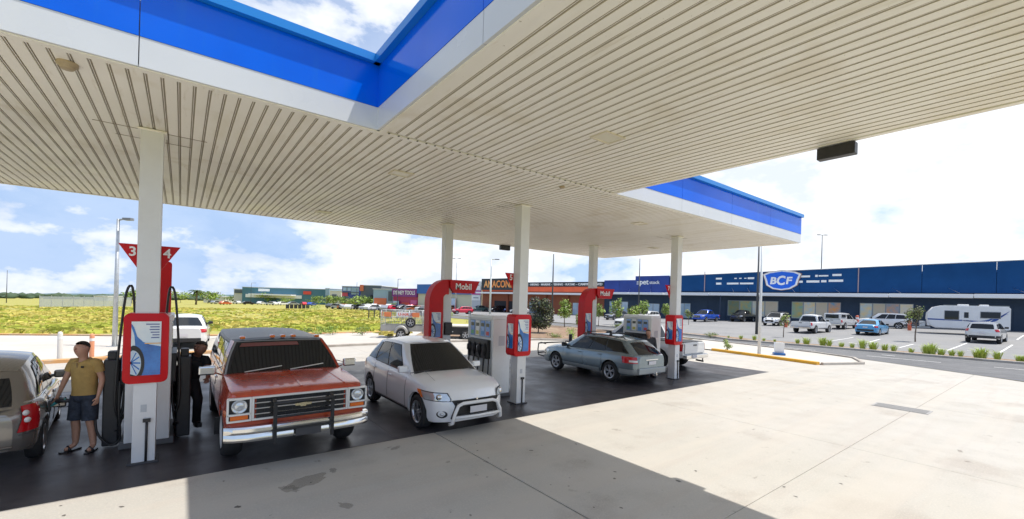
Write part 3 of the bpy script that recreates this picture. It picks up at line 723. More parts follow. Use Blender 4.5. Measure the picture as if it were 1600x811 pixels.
S['wraps'] = [('lamp_surround',1.50,2.115,.635,.80,black_m,dict(xa2=1.42,xb2=2.06,o=.006)), ('headlight',1.56,2.105,.65,.785,clear_m,dict(xa2=1.47,xb2=2.05,o=.014)), ('turn_lamp',1.46,1.64,.67,.80,amber_m,dict(xa2=1.38,xb2=1.52,o=.016)), ('tail_lamp',-2.11,-1.72,.82,.99,tail_m,dict(xa2=-2.1,xb2=-1.82)), ('wheel_arch_sill',-.90,.92,.255,.315,black_m,dict(o=.006))]
asx = build_car('compact_suv', S, silver_p, 'silver white compact suv with a white nudge bar parked between the first two columns', 'car')
def fbox(nm, root, x, y, z, sx, sy, sz, m, **k): return MB().box((x,y,z),(sx,sy,sz),**k).build(nm, m, root)
mb = MB(); mb.prism([(-.52,.66),(.52,.66),(.46,.56),(.54,.32),(-.54,.32),(-.46,.56)], 0, .05, face_matrix((2.135,0,0),(0,1,0))); g = mb.build('grille', trim_black, asx)
for z in (.60,.37,.33): fbox('grille_slat', g, 2.19, 0, z, .02, .86, .014, alloy_m)
mb = MB()
for k in range(3):
    a = math.pi/2 + k*2*math.pi/3; c, s = math.cos(a), math.sin(a); mb.prism([(0,0),(c*.03-s*.02,s*.03+c*.02),(c*.062,s*.062),(c*.03+s*.02,s*.03-c*.02)], 0, .012, face_matrix((2.2,0,.635),(0,1,0)))
mb.build('badge', chrome_m, asx)
for sg in (1, -1):
    mb = MB(); mb.lathe([(0,.03),(.05,.02),(.058,-.01)], axis='X', n=16, c=(0,0,0)); q_ = mb.build('lamp_projector', chrome_m, asx); q_.location = (1.985, sg*.715, .715); q_.rotation_euler = (0,0,sg*.75)
    mb = MB(); mb.lathe([(.095,-.02),(.095,.0),(.085,.012),(.06,-.01),(0,-.02)], axis='X', n=20); q_ = mb.build('fog_lamp_recess', trim_black, asx); q_.location = (2.035, sg*.672, .40); q_.rotation_euler = (0,-.15,sg*.80); q_.scale = (1,1.15,.72)
    mb = MB(); mb.lathe([(0,.012),(.034,.01),(.04,-.01)], axis='X', n=14); mb.build('fog_lamp', clear_m, q_)
nb = mat('nudge_bar_white', (.78,.77,.76), .25, coat=.5)
mb = MB(); mb.tube([(2.14,-.56,.22),(2.24,-.55,.26),(2.26,-.52,.42),(2.25,-.44,.575),(2.25,-.34,.61),(2.25,.34,.61),(2.25,.44,.575),(2.26,.52,.42),(2.24,.55,.26),(2.14,.56,.22)], .033, 10); mb.tube([(2.255,-.53,.36),(2.27,0,.35),(2.255,.53,.36)], .028, 10); mb.build('nudge_bar', nb, asx)
fbox('number_plate', asx, 2.275, 0, .485, .012, .38, .12, plate_m, bev=.004)
for sg in (1,-1):
    mb = MB(); mb.bar((1.08,sg*.62-.28,1.055),(1.0,sg*.62+.24,1.07),.012,.012); mb.build('wiper', black_m, asx)
mb = MB(); mb.tube([(1.62,-.62,.965),(1.2,-.58,1.045),(.98,-.55,1.06)],.004,4); mb.tube([(1.62,.62,.965),(1.2,.58,1.045),(.98,.55,1.06)],.004,4); mb.build('bonnet_crease', mat('crease_grey',(.3,.3,.3),.5), asx)
place(asx, (5.02, .70, 0), -math.pi/2)

# --- red and white square utility wagon
red_p = mat('faded_orange_red_paint', (.60,.085,.03), .24, .05, c2=(.40,.04,.02), vscale=1.6, coat=.5); grey_roof = mat('faded_roof_paint', (.33,.34,.35), .4, c2=(.24,.25,.26), vscale=2); dkroof = mat('roof_front_black', (.03,.03,.035), .45)
S = dict(x0=-2.9, x1=2.38, rw=.385, ra=.44, wd=.27, track=.99, wheels=(-1.65, 1.50), flat=True, ease=.03, sharp=30,
    w=((-2.9,.93),(-2.8,.985),(-2.2,1.0),(2.1,1.0),(2.32,.975),(2.38,.93)),
    belt=((-2.9,1.20),(1.0,1.20),(1.3,1.19),(2.25,1.13),(2.38,1.10)),
    top=((-2.9,1.22),(1.0,1.22),(1.2,1.235),(2.25,1.155),(2.34,1.14),(2.38,1.10)),
    sill=((-2.9,.55),(-.9,.48),(.9,.48),(2.38,.55)), shoulder=.07,
    side=((0,-.03),(.10,-.012),(.30,0),(.5,.0),(.56,-.02),(.88,-.03),(1.0,-.06)),
    gh=dict(A=1.0, B=.42, C=-2.72, D=-2.88, zr=1.71, wr=.80, wb=.93, drop=.01, peak=.5, crown=.05, bf=.13, br=.03, mat=grey_roof, roofmat=grey_roof, vin=.93, vtop=.90,
        win=[(.13,.28,.285,.115,.06,.88),(.31,.53,.535,.315,.08,.86),(.56,.93,.935,.565,.08,.86)]),
    gaps=((1.02,.55,1.17),(-.22,.55,1.17),(-1.05,.95,1.17)), handles=((-.05,1.02),), handlemat=chrome_m, rimstyle='steel', rim=mat('steel_wheel_white',(.55,.55,.55),.4))
S['wraps'] = [('lower_side_panel',-2.7,2.15,.56,.72,mat('pale_two_tone',(.55,.50,.46),.35),dict(o=.006,nx=1))][:0] + [('side_marker',2.1,2.28,.78,.86,amber_m)]
chev = build_car('square_utility_wagon', S, red_p, 'old orange red square wagon with chrome bumper and black push bar at the first pump', 'car')
# pillars in body colour beside the windscreen, black front of the roof, cab lights
mb = MB(); rows = [[gh_roof(S, -1+2*i/14, s) + Vector((0,0,.006)) for i in range(15)] for s in (-.0,.04,.10)]; mb.grid(rows); mb.build('roof_visor', dkroof, chev)
for y in (-.62,-.14,.04,.22,.66):
    mb = MB(); mb.box((.30+.07*(1-(y/.8)**2), y, 1.748+.03*(1-(y/.8)**2)), (.13,.085,.05), bev=.018); mb.build('cab_light', amber_m, chev)
for sg in (1,-1):
    mb = MB(); patch(mb, lambda s, t, sg=sg: (lambda p: Vector((p.x, p.y*sg, p.z)))(gh_side(S, s, t)), [(-.002,-.02),(.10,-.02),(.10,1.0),(-.002,1.0)], 3, 4, .012, sg < 0); mb.build('windscreen_pillar', red_p, chev)
    mb = MB(); patch(mb, lambda u, v: gh_end(S, 0, u, v), [(sg*.955,0),(sg*1.0,0),(sg*1.0,1),(sg*.93,1)], 2, 5, .012, sg < 0); mb.build('windscreen_pillar', red_p, chev)
mb = MB(); patch(mb, lambda u, v: gh_end(S, 0, u, v), [(-.86,.80),(.35,.80),(.34,.91),(-.84,.91)], 8, 2, .016, False); mb.build('sun_strip', mat('faded_sun_strip', (.20,.075,.07), .2), chev)
X = 2.38
white_frame = mat('lamp_surround_white', (.74,.72,.68), .35)
# grille: chrome outer frame, dark core, three bars, bow-tie emblem
gr = fbox('grille', chev, X-.01, 0, .905, .06, 1.24, .30, trim_black)
mb = MB(); mb.box((X+.012,0,1.063),(.07,1.36,.028),bev=.006); mb.box((X+.012,0,.745),(.07,1.36,.028),bev=.006)
for sg in (1,-1): mb.box((X+.012,sg*.665,.904),(.07,.028,.29),bev=.006)
mb.build('grille_surround', white_frame, chev)
for z in (.985,.905,.825): fbox('grille_bar', gr, X+.03, 0, z, .03, 1.29, .016, chrome_m)
for i in range(14): fbox('grille_fin', gr, X+.022, -.6+i*.0923, .905, .02, .012, .28, trim_black)
mb = MB(); mb.prism([(-.11,-.018),(-.04,-.018),(-.04,-.034),(.04,-.034),(.04,-.018),(.11,-.018),(.125,.018),(.055,.018),(.055,.034),(-.025,.034),(-.025,.018),(-.10,.018)], 0, .03, face_matrix((X+.04,0,.905),(0,1,0))); mb.build('bow_tie_emblem', mat('emblem_gold',(.72,.62,.40),.25,.8), gr)
for sg in (1,-1):
    hs = empty('lamp_cluster'); hs.parent = chev
    mb = MB(); y = sg*.835
    for a, b in (((y-.135,1.065),(y+.135,1.065)),((y-.135,.745),(y+.135,.745)),((y-.135,.84),(y+.135,.84))): mb.box((X+.015,(a[0]+b[0])/2,a[1]),(.07,.30,.026),bev=.005)
    for yy in (y-.14, y+.14): mb.box((X+.015,yy,.905),(.07,.026,.32),bev=.005)
    mb.build('lamp_frame', white_frame, hs)
    fbox('lamp_backing', hs, X+.0, y, .905, .03, .26, .30, trim_black)
    mb = MB(); mb.lathe([(.098,.0),(.098,.03),(.088,.035),(.08,.02),(.05,.032),(0,.038)], axis='X', n=26, c=(X+.012, y, .955)); mb.build('headlight', clear_m, hs)
    fbox('indicator_lamp', hs, X+.02, y, .792, .03, .22, .062, amber_m, bev=.006)
fbox('lower_valance', chev, X-.02, 0, .70, .06, 1.86, .07, red_p)
mb = MB(); rows = []
for y in [-1.02,-1.0,-.96] + [-.9+i*.15 for i in range(13)] + [.96,1.0,1.02]:
    d = -.14*(abs(y)/1.02)**6; xx = X+.17+d; rows.append([(xx-.14,y,.66),(xx-.02,y,.67),(xx,y,.645),(xx+.004,y,.60),(xx-.015,y,.565),(xx,y,.53),(xx+.002,y,.49),(xx-.03,y,.455),(xx-.14,y,.45)])
mb.grid(rows); bmesh.ops.recalc_face_normals(mb.bm, faces=mb.bm.faces); mb.build('front_bumper', chrome_m, chev, sharp=30)
mb = MB()
for sg in (1,-1):
    y = sg*.40; mb.bar((X+.20,y,.40),(X+.20,y,1.00),.03,.05); mb.bar((X+.20,y,.99),(X+.09,y,1.02),.04,.04)
mb.tube([(X+.20,-.40,.985),(X+.20,.40,.985)],.026,8); mb.bar((X+.20,-.42,.60),(X+.20,.42,.60),.09,.035); mb.tube([(X+.20,-.40,.78),(X+.20,.40,.78)],.018,8)
mb.build('push_bar', black_m, chev)
fbox('number_plate', chev, X+.235, .05, .545, .012, .36, .15, mat('plate_dark',(.05,.05,.055),.5), bev=.004)
for sg in (1,-1):
    mb = MB(); mb.box((.86, sg*1.16, 1.27), (.09,.24,.15), bev=.025); mb.tube([(.80,sg*.95,1.17),(.84,sg*1.04,1.22),(.86,sg*1.10,1.25)],.012,6); mb.tube([(.70,sg*.95,1.30),(.84,sg*1.04,1.28)],.009,6); mb.build('door_mirror', chrome_m, chev)
    fbox('mud_flap', chev, 1.0, sg*.92, .36, .02, .26, .28, black_m)
    mb = MB(); mb.bar((1.12,sg*.35-.30,1.245),(1.02,sg*.35+.28,1.30),.014,.014); mb.build('wiper', alloy_m, chev)
mb = MB(); mb.bar((1.25,0,1.243),(2.3,0,1.158),.03,.012); mb.build('bonnet_ridge', red_p, chev)
for sg in (1,-1):
    mb = MB(); mb.bar((1.22,sg*.60,1.228),(2.28,sg*.66,1.150),.022,.012); mb.build('bonnet_ridge', red_p, chev)
fbox('front_chassis', chev, 1.3, 0, .48, 1.9, .9, .14, black_m); mb = MB(); mb.tube([(1.5,-.85,.385),(1.5,.85,.385)],.05,8); mb.ball((1.5,.15,.385),.13); mb.build('front_axle', black_m, chev)
place(chev, (1.93, 1.10, 0), -math.pi/2)

# --- green grey station wagon at the far pump
sub_p = mat('green_grey_metallic', (.20,.255,.285), .25, .6, var=.04, vscale=2, coat=.8); sub_low = mat('lower_cladding_silver', (.30,.33,.34), .4, .3)
S = dict(x0=-2.40, x1=2.35, rw=.335, ra=.38, wd=.21, track=.865, wheels=(-1.37, 1.30),
    w=((-2.40,.62),(-2.3,.76),(-2.0,.86),(-1.3,.88),(1.3,.88),(1.9,.83),(2.15,.72),(2.35,.50)),
    belt=((-2.4,.92),(-2.0,.99),(-.6,.96),(.8,.92),(1.4,.89),(2.0,.78),(2.35,.60)),
    top=((-2.4,.94),(-2.0,1.01),(.8,1.0),(1.1,.985),(1.7,.93),(2.15,.80),(2.35,.64)),
    sill=((-2.4,.36),(-2.1,.29),(-.9,.26),(.9,.26),(2.1,.25),(2.35,.3)),
    gh=dict(A=1.02, B=.22, C=-1.78, D=-2.32, zr=1.45, wr=.58, drop=.055, peak=.38, crown=.045, bf=.20, br=.12, rq=(.10,.86,.86,.84),
        win=[(.13,.40,.385,.13,.07,.86),(.42,.64,.64,.405,.07,.86),(.66,.93,.90,.66,.09,.84)]),
    gaps=((.88,.33,.88),(-.12,.33,.92),(-1.0,.55,.95)), hgaps=((-.95,.9,.45),(-.95,.9,.36)), handles=((.02,.83),(-.92,.86)), mirror=(.80,1.02,black_m))
S['wraps'] = [('sill_cladding',-.93,.88,.27,.40,sub_low,dict(o=.012)), ('rear_cladding',-2.36,-1.78,.34,.50,sub_low,dict(o=.012)), ('front_cladding',1.72,2.25,.30,.46,sub_low,dict(o=.012)),
    ('headlight',1.75,2.22,.62,.73,clear_m,dict(xa2=1.7,xb2=2.12)), ('tail_lamp',-2.37,-1.93,.70,.90,tail_m,dict(xa2=-2.33,xb2=-1.86,o=.012)), ('reverse_lamp',-2.36,-2.14,.735,.80,brake_white,dict(o=.018))]
outb = build_car('station_wagon', S, sub_p, 'green grey station wagon with black roof rails and a front bull bar', 'car')
mb = MB()
for sg in (1,-1): mb.tube([(.15,sg*.57,1.43),(.1,sg*.575,1.475),(-.8,sg*.585,1.50),(-1.7,sg*.565,1.47),(-1.76,sg*.56,1.42)],.018,8)
mb.build('roof_rail', black_m, outb)
for x in (-.1,-1.15): mb = MB(); mb.bar((x,-.60,1.555),(x,.60,1.555),.07,.03); mb.box((x,-.58,1.525),(.09,.05,.05)); mb.box((x,.58,1.525),(.09,.05,.05)); mb.build('roof_rack_bar', black_m, outb)
mb = MB()
for sg in (1,-1): mb.tube([(2.15,sg*.72,.40),(2.50,sg*.74,.42),(2.56,sg*.72,.62),(2.55,sg*.70,.86),(2.42,sg*.68,.92),(2.1,sg*.70,.90)],.024,8)
mb.tube([(2.55,-.70,.88),(2.58,0,.88),(2.55,.70,.88)],.026,8); mb.tube([(2.55,-.73,.50),(2.58,0,.50),(2.55,.73,.50)],.026,8); mb.build('bull_bar', black_m, outb)
fbox('rear_bumper', outb, -2.39, 0, .45, .12, 1.36, .20, sub_low, bev=.03); fbox('number_plate', outb, -2.42, 0, .70, .012, .36, .11, plate_m, bev=.003)
mb = MB(); mb.box((-2.40,0,.80),(.03,.62,.035),bev=.008); mb.build('tailgate_trim', chrome_m, outb)
mb = MB(); mb.bar((-2.45,0,.36),(-2.60,0,.34),.06,.05); mb.lathe([(0,.09),(.022,.085),(.025,.06),(.015,.03),(.02,0)], c=(-2.58,0,.35), n=10); mb.build('tow_bar', chrome_m, outb)
mb = MB(); mb.ball((0,0,0),.08); mb.build('rear_wiper', black_m, outb); bpy.data.objects.remove([o for o in bpy.data.objects if o.parent == outb and o.name.startswith('rear_wiper')][0])
place(outb, (12.60, 2.12, 0), math.pi/2 + R(-2))

# --- beige hatchback cropped by the left edge
bei = mat('warm_silver_paint', (.27,.25,.225), .24, .6, var=.03, vscale=2, coat=.9)
S = dict(x0=-1.86, x1=1.86, rw=.295, ra=.335, wd=.185, track=.80, wheels=(-1.20, 1.23),
    w=((-1.86,.52),(-1.80,.64),(-1.62,.76),(-1.2,.82),(1.1,.82),(1.5,.76),(1.72,.64),(1.86,.42)),
    belt=((-1.86,.80),(-1.65,.93),(-.6,.93),(.6,.89),(1.2,.84),(1.6,.72),(1.86,.52)),
    top=((-1.86,.82),(-1.65,.95),(.7,.95),(1.0,.93),(1.5,.82),(1.7,.70),(1.86,.56)),
    sill=((-1.86,.30),(-1.6,.24),(-.8,.22),(1.5,.22),(1.86,.26)),
    gh=dict(A=.98, B=.20, C=-1.18, D=-1.74, zr=1.49, wr=.56, drop=.10, peak=.35, crown=.05, bf=.2, br=.14, rq=(.08,.80,.86,.82),
        win=[(.12,.44,.42,.16,.07,.86),(.46,.68,.64,.44,.07,.86),(.70,.84,.72,.66,.10,.80)]),
    gaps=((.78,.28,.86),(-.16,.28,.90),(-.88,.5,.92)), hgaps=((-.86,.85,.29),(-1.82,-1.50,.50)), handles=((-.02,.80),(-.80,.83)), handlemat=chrome_m, mirror=(.66,.99,bei), rimstyle='steel')
S['wraps'] = [('tail_lamp',-1.835,-1.62,.54,.90,tail_m,dict(xa2=-1.76,xb2=-1.50,o=.014)), ('headlight',1.3,1.78,.62,.76,clear_m)]
mic = build_car('small_hatchback', S, bei, 'warm silver small hatchback being fuelled, cut by the left edge', 'car')
for z in (.70,.80):
    for sg in (1,-1):
        y = sec_at(S, -1.72, z); mb = MB(); mb.lathe([(0,.02),(.035,.016),(.04,0)], axis='X', n=14, c=(0,0,0)); o = mb.build('lamp_lens', brake_white, mic); o.location = (-1.775, sg*(y-.015), z); o.rotation_euler = (0,0,math.pi - sg*.7)
fbox('number_plate', mic, -1.885, 0, .60, .012, .36, .11, plate_m); mb = MB(); mb.tube([(-1.88,-.55,.36),(-1.9,0,.345),(-1.88,.55,.36)],.02,6); mb.build('rear_bumper_lip', bei, mic)
mb = MB(); mb.box((-1.10,-.835,.74),(.17,.012,.17),bev=.02); mb.build('fuel_flap_recess', black_m, mic)
mb = MB(); mb.box((-.97,-.93,.76),(.02,.16,.16),bev=.02); mb.build('fuel_flap', bei, mic)
place(mic, (-2.12, 2.16, 0), math.pi/2 + R(5))

# --- white dual cab ute behind the far pump, white sedan in the far lane
wht = mat('white_car_paint', (.72,.72,.71), .22, var=.02, vscale=2, coat=.9)
def ute_spec(): return dict(x0=-2.60, x1=2.55, rw=.385, ra=.44, wd=.25, track=.92, wheels=(-1.55, 1.52), flat=True, ease=.04,
    w=((-2.60,.86),(-2.5,.90),(1.8,.91),(2.2,.84),(2.42,.72),(2.55,.55)),
    belt=((-2.60,1.10),(-.9,1.10),(-.75,1.12),(1.0,1.10),(1.6,1.07),(2.2,.98),(2.55,.80)),
    top=((-2.60,1.12),(-.9,1.12),(1.0,1.16),(1.7,1.12),(2.25,1.02),(2.55,.84)),
    sill=((-2.6,.52),(-1.0,.44),(1.0,.44),(2.0,.40),(2.55,.42)), shoulder=.08,
    gh=dict(A=1.18, B=.42, C=-.78, D=-.98, zr=1.76, wr=.66, wb=.82, drop=.05, peak=.45, crown=.045, bf=.18, br=.02, rq=(.12,.86,.84,.80),
        win=[(.14,.50,.49,.20,.07,.84),(.54,.93,.90,.54,.07,.84)]),
    gaps=((.98,.5,1.05),(.05,.5,1.05),(-.82,.5,1.05)), handles=((.18,.96),(-.68,.97)), handlemat=chrome_m, mirror=(.96,1.24,black_m),
    wraps=[('headlight',2.0,2.46,.86,.98,clear_m,dict(xa2=1.92,xb2=2.36)), ('tail_lamp',-2.602,-2.38,.78,1.06,tail_m,dict(o=.014,nx=2)), ('sill_step',-.9,.95,.44,.50,black_m,dict(o=.03))])
def ute_extras(r, paint, lod=0, tub=True):
    fbox('tailgate', r, -2.625, 0, .88, .03, 1.52, .40, paint, bev=.01); fbox('tailgate_latch', r, -2.645, 0, 1.0, .02, .26, .05, black_m)
    fbox('rear_bumper', r, -2.70, 0, .56, .16, 1.70, .15, chrome_m, bev=.02); fbox('number_plate', r, -2.79, .3, .58, .012, .36, .11, plate_m)
    if tub:
        mb = MB(); mb.span((-2.56,-.76,1.095),(-1.0,.76,1.135)); mb.build('tray_cover', black_m, r)
    mb = MB(); mb.prism([(-.50,.98),(.50,.98),(.44,.66),(-.44,.66)], 0, .05, face_matrix((2.535,0,0),(0,1,0))); g = mb.build('grille', trim_black, r)
    for z in (.90,.80,.72): fbox('grille_slat', g, 2.595, 0, z, .02, .9, .02, chrome_m)
    fbox('front_bumper', r, 2.50, 0, .52, .22, 1.50, .22, paint, bev=.05)
ute = build_car('dual_cab_ute', ute_spec(), wht, 'white dual cab ute with a tow bar behind the third column', 'ute'); ute_extras(ute, wht)
mb = MB(); mb.bar((-2.7,0,.42),(-3.0,0,.40),.06,.06); mb.lathe([(0,.1),(.025,.09),(.03,.06),(.015,.03),(.02,0)], c=(-2.97,0,.42), n=10); mb.build('tow_bar', black_m, ute)
place(ute, (16.75, 3.35, 0), math.pi/2+R(2))
def sedan_spec(): return dict(x0=-2.35, x1=2.35, rw=.33, ra=.37, wd=.21, track=.86, wheels=(-1.38, 1.38),
    w=((-2.35,.62),(-2.25,.78),(-1.9,.86),(-1.3,.885),(1.3,.885),(1.9,.82),(2.15,.72),(2.35,.50)),
    belt=((-2.35,.90),(-1.9,.97),(-.6,.94),(.8,.90),(1.4,.86),(2.0,.76),(2.35,.58)),
    top=((-2.35,.92),(-2.2,1.02),(-1.5,1.03),(.8,.98),(1.2,.955),(1.8,.88),(2.15,.78),(2.35,.62)),
    sill=((-2.35,.34),(-2.1,.27),(-.9,.24),(.9,.24),(2.1,.22),(2.35,.27)),
    gh=dict(A=1.05, B=.20, C=-1.05, D=-1.85, zr=1.43, wr=.58, drop=.05, peak=.45, crown=.045, bf=.20, br=.12, rq=(.08,.92,.88,.84),
        win=[(.15,.46,.43,.16,.07,.86),(.48,.80,.80,.46,.07,.86)]),
    gaps=((.88,.33,.86),(-.12,.33,.90)), handles=((.02,.81),(-.90,.83)), mirror=(.80,1.0,black_m),
    wraps=[('headlight',1.75,2.22,.60,.72,clear_m), ('tail_lamp',-2.33,-1.98,.74,.90,tail_m,dict(o=.012))])
sed = build_car('sedan', sedan_spec(), wht, 'white sedan with red tail lamps in the far lane beside the field', 'car')
fbox('number_plate', sed, -2.37, 0, .62, .012, .36, .11, plate_m); fbox('rear_bumper', sed, -2.33, 0, .42, .08, 1.3, .16, black_m, bev=.02)
place(sed, (.66, 17.5, 0), math.pi/2 - R(4))
# ------------------------------------------------------------------ pumps, signs, posters
panel_blue = mat('display_blue', (.10,.25,.62), .2, c2=(.35,.52,.80), vscale=3); panel_white = mat('pump_white', (.78,.79,.78), .3, var=.04, vscale=2); panel_grey = mat('pump_grey', (.42,.44,.45), .4)
poster_sky = mat('poster_pale', (.62,.72,.80), .2, c2=(.78,.80,.80), vscale=2); poster_blue = mat('poster_deep_blue', (.015,.10,.38), .15, c2=(.03,.20,.58), vscale=4, coat=.5); poster_orange = mat('poster_orange', (.85,.42,.12), .4); poster_ink = mat('poster_ink', (.10,.12,.30), .5); poster_wheel = mat('poster_wheel_silver', (.50,.60,.70), .3)
hose_m = mat('black_hose', (.015,.015,.016), .35); nozzle_m = mat('nozzle_grip_black', (.03,.03,.035), .4)
def curve(pts, n=5):
    pts = [Vector(p) for p in pts]; o = []
    for i in range(len(pts)-1):
        p0, p1, p2, p3 = pts[max(i-1,0)], pts[i], pts[i+1], pts[min(i+2,len(pts)-1)]
        for q in range(n):
            t = q/n; o.append(.5*((2*p1)+(-p0+p2)*t+(2*p0-5*p1+4*p2-p3)*t*t+(-p0+3*p1-3*p2+p3)*t**3))
    return o+[pts[-1]]
def rrect(x0, x1, y0, y1, r, n=5):
    p = []
    for cx, cy, a in ((x1-r,y1-r,0),(x0+r,y1-r,90),(x0+r,y0+r,180),(x1-r,y0+r,270)):
        for k in range(n+1): t = R(a+90*k/n); p.append((cx+r*math.cos(t), cy+r*math.sin(t)))
    return p
def poster(parent, M, w, h):
    """an advertisement: pale sky, a blue car's flank with its wheel, an orange rule and small print"""
    def part(nm, poly, z, m):
        mb = MB(); mb.prism(poly, z-.0015, z+.0015, M); return mb.build(nm, m, parent)
    P = part('poster', [(-w/2,-h/2),(w/2,-h/2),(w/2,h/2),(-w/2,h/2)], .004, poster_sky)
    def sub(nm, poly, z, m):
        mb = MB(); mb.prism(poly, z-.001, z+.001, M); return mb.build(nm, m, P)
    sub('car_flank_picture', [(-w*.28,-h*.5),(w*.5,-h*.5),(w*.5,h*.03),(w*.12,h*.07),(-w*.1,h*.12),(-w*.30,h*.22),(-w*.42,h*.40),(-w*.5,h*.46),(-w*.5,h*.40),(-w*.40,h*.25),(-w*.36,h*.05)], .009, poster_blue)
    c = (-w*.44, -h*.28); rx, ry = w*.40, h*.34
    arc = [(c[0]+rx*math.cos(R(a)), c[1]+ry*math.sin(R(a))) for a in range(-40, 100, 10)]
    arc = [(max(-w/2,min(w/2,x)), max(-h/2,min(h/2,y))) for x, y in arc]; sub('tyre_picture', [(-w/2,-h/2)]+arc+[(-w/2, h*.04)], .013, black_m)
    arc = [(max(-w/2,c[0]+rx*.72*math.cos(R(a))), max(-h/2,c[1]+ry*.74*math.sin(R(a)))) for a in range(-60, 100, 10)]; sub('wheel_picture', [(-w/2,-h*.46)]+arc+[(-w/2,-h*.05)], .0165, poster_wheel)
    for k in range(5):
        a = R(-60+30*k); sub('spoke_picture', [(-w/2,-h*.27),(c[0]+rx*.66*math.cos(a), c[1]+ry*.68*math.sin(a)),(c[0]+rx*.66*math.cos(a+.12), c[1]+ry*.68*math.sin(a+.12)),(-w/2,-h*.24)], .0195, poster_blue)
    sub('rule', [(-w*.05,h*.085),(w*.5,h*.085),(w*.5,h*.10),(-w*.05,h*.10)], .013, poster_orange)
    mb = MB()
    for i, (a, b) in enumerate(((-.02,.44),(.12,.44),(.10,.44),(.14,.44),(.20,.44),(.16,.44))):
        y = h*(.44-.05*i); mb.prism([(w*a,y),(w*b,y),(w*b,y+h*.018),(w*a,y+h*.018)], .006, .009, M)
    tag(mb.build('small_print', poster_ink, P), kind='stuff')
def poster_box(x, y, label):
    r = empty('poster_box', (x, y, 1.72), 0, label, 'sign', 'red poster boxes on the columns')
    mb = MB(); mb.prism(rrect(-.26,.26,-.52,.52,.075), -.20, .16, Matrix(((1,0,0,0),(0,0,-1,0),(0,1,0,0),(0,0,0,1))))
    bmesh.ops.bevel(mb.bm, geom=[e for e in mb.bm.edges if abs(abs(e.verts[0].co.y-e.verts[1].co.y)) < 1e-5], offset=.018, segments=2, affect='EDGES', profile=.6)
    mb.build('housing', red_m, r, recalc=True, sharp=40)
    poster(r, face_matrix((0,-.17,0),(1,0,0)), .34, .80)
    poster(r, face_matrix((-.262,.02,-.02),(0,-1,0)), .22, .62)
    return r
def _fix(): pass
def number_triangle(x, y, a, b, label):
    r = empty('pump_number_sign', (x, y+.16, 0), 0, label, 'sign', 'red triangular pump number signs')
    mb = MB(); mb.prism([(-.37,3.28),(0,2.68),(.37,3.28)], -.02, .02, Matrix(((1,0,0,0),(0,0,-1,0),(0,1,0,0),(0,0,0,1)))); mb.build('board', red_m, r, recalc=True)
    for t, xx in ((a, -.205), (b, .205)): text(t, .145, face_matrix((xx,-.021,3.17),(1,0,0)), letter_white, r, 'numeral', bold=.02, depth=.006)
    MB().box((0,-.02,3.1),(.08,.04,.08)).build('bracket', steel_m, r)
def arch_sign(x, y, label):
    r = empty('arch_sign', (x, y, 0), 0, label, 'sign', 'red arched brand signs')
    F = Matrix(((1,0,0,0),(0,0,-1,0),(0,1,0,0),(0,0,0,1)))
    out = [(-.68,.05),(-.68,2.45)] + [(-.68+.62*(1-math.cos(R(a))), 2.45+.74*math.sin(R(a))) for a in range(10, 91, 10)] + [(.0,3.19)]
    inn = [(.0,2.72),(-.06,2.71)] + [(-.06-.12*math.sin(R(a)), 2.59+.12*math.cos(R(a))) for a in range(15, 91, 15)] + [(-.18,.05)]
    mb = MB(); mb.prism((out+inn)[::-1], -.17, .17, F); mb.build('arch', red_m, r, recalc=True, sharp=30)
    mb = MB(); mb.tube([(px_, -.172, pz) for px_, pz in inn[1:]], .012, 6); mb.build('arch_edging', mat('edging_cream', (.75,.70,.62), .4), r)
    sg = empty('brand_board'); sg.parent = r
    mb = MB(); mb.prism([(.0,3.19),(1.12,3.19),(.92,2.77),(.16,2.77),(.02,2.95)][::-1], -.24, .24, F); mb.build('board', red_m, sg, recalc=True, sharp=30)
    text('Mobil', .20, face_matrix((.50,-.243,2.99),(1,0,0)), letter_white, sg, 'lettering', bold=.02, depth=.008)
    poster(r, face_matrix((-.43,-.175,1.75),(1,0,0)), .32, .78)
    MB().box((-.43,-.178,1.15),(.34,.012,.16)).build('notice', mat('notice_blue',(.35,.45,.62),.4), r)
    return r
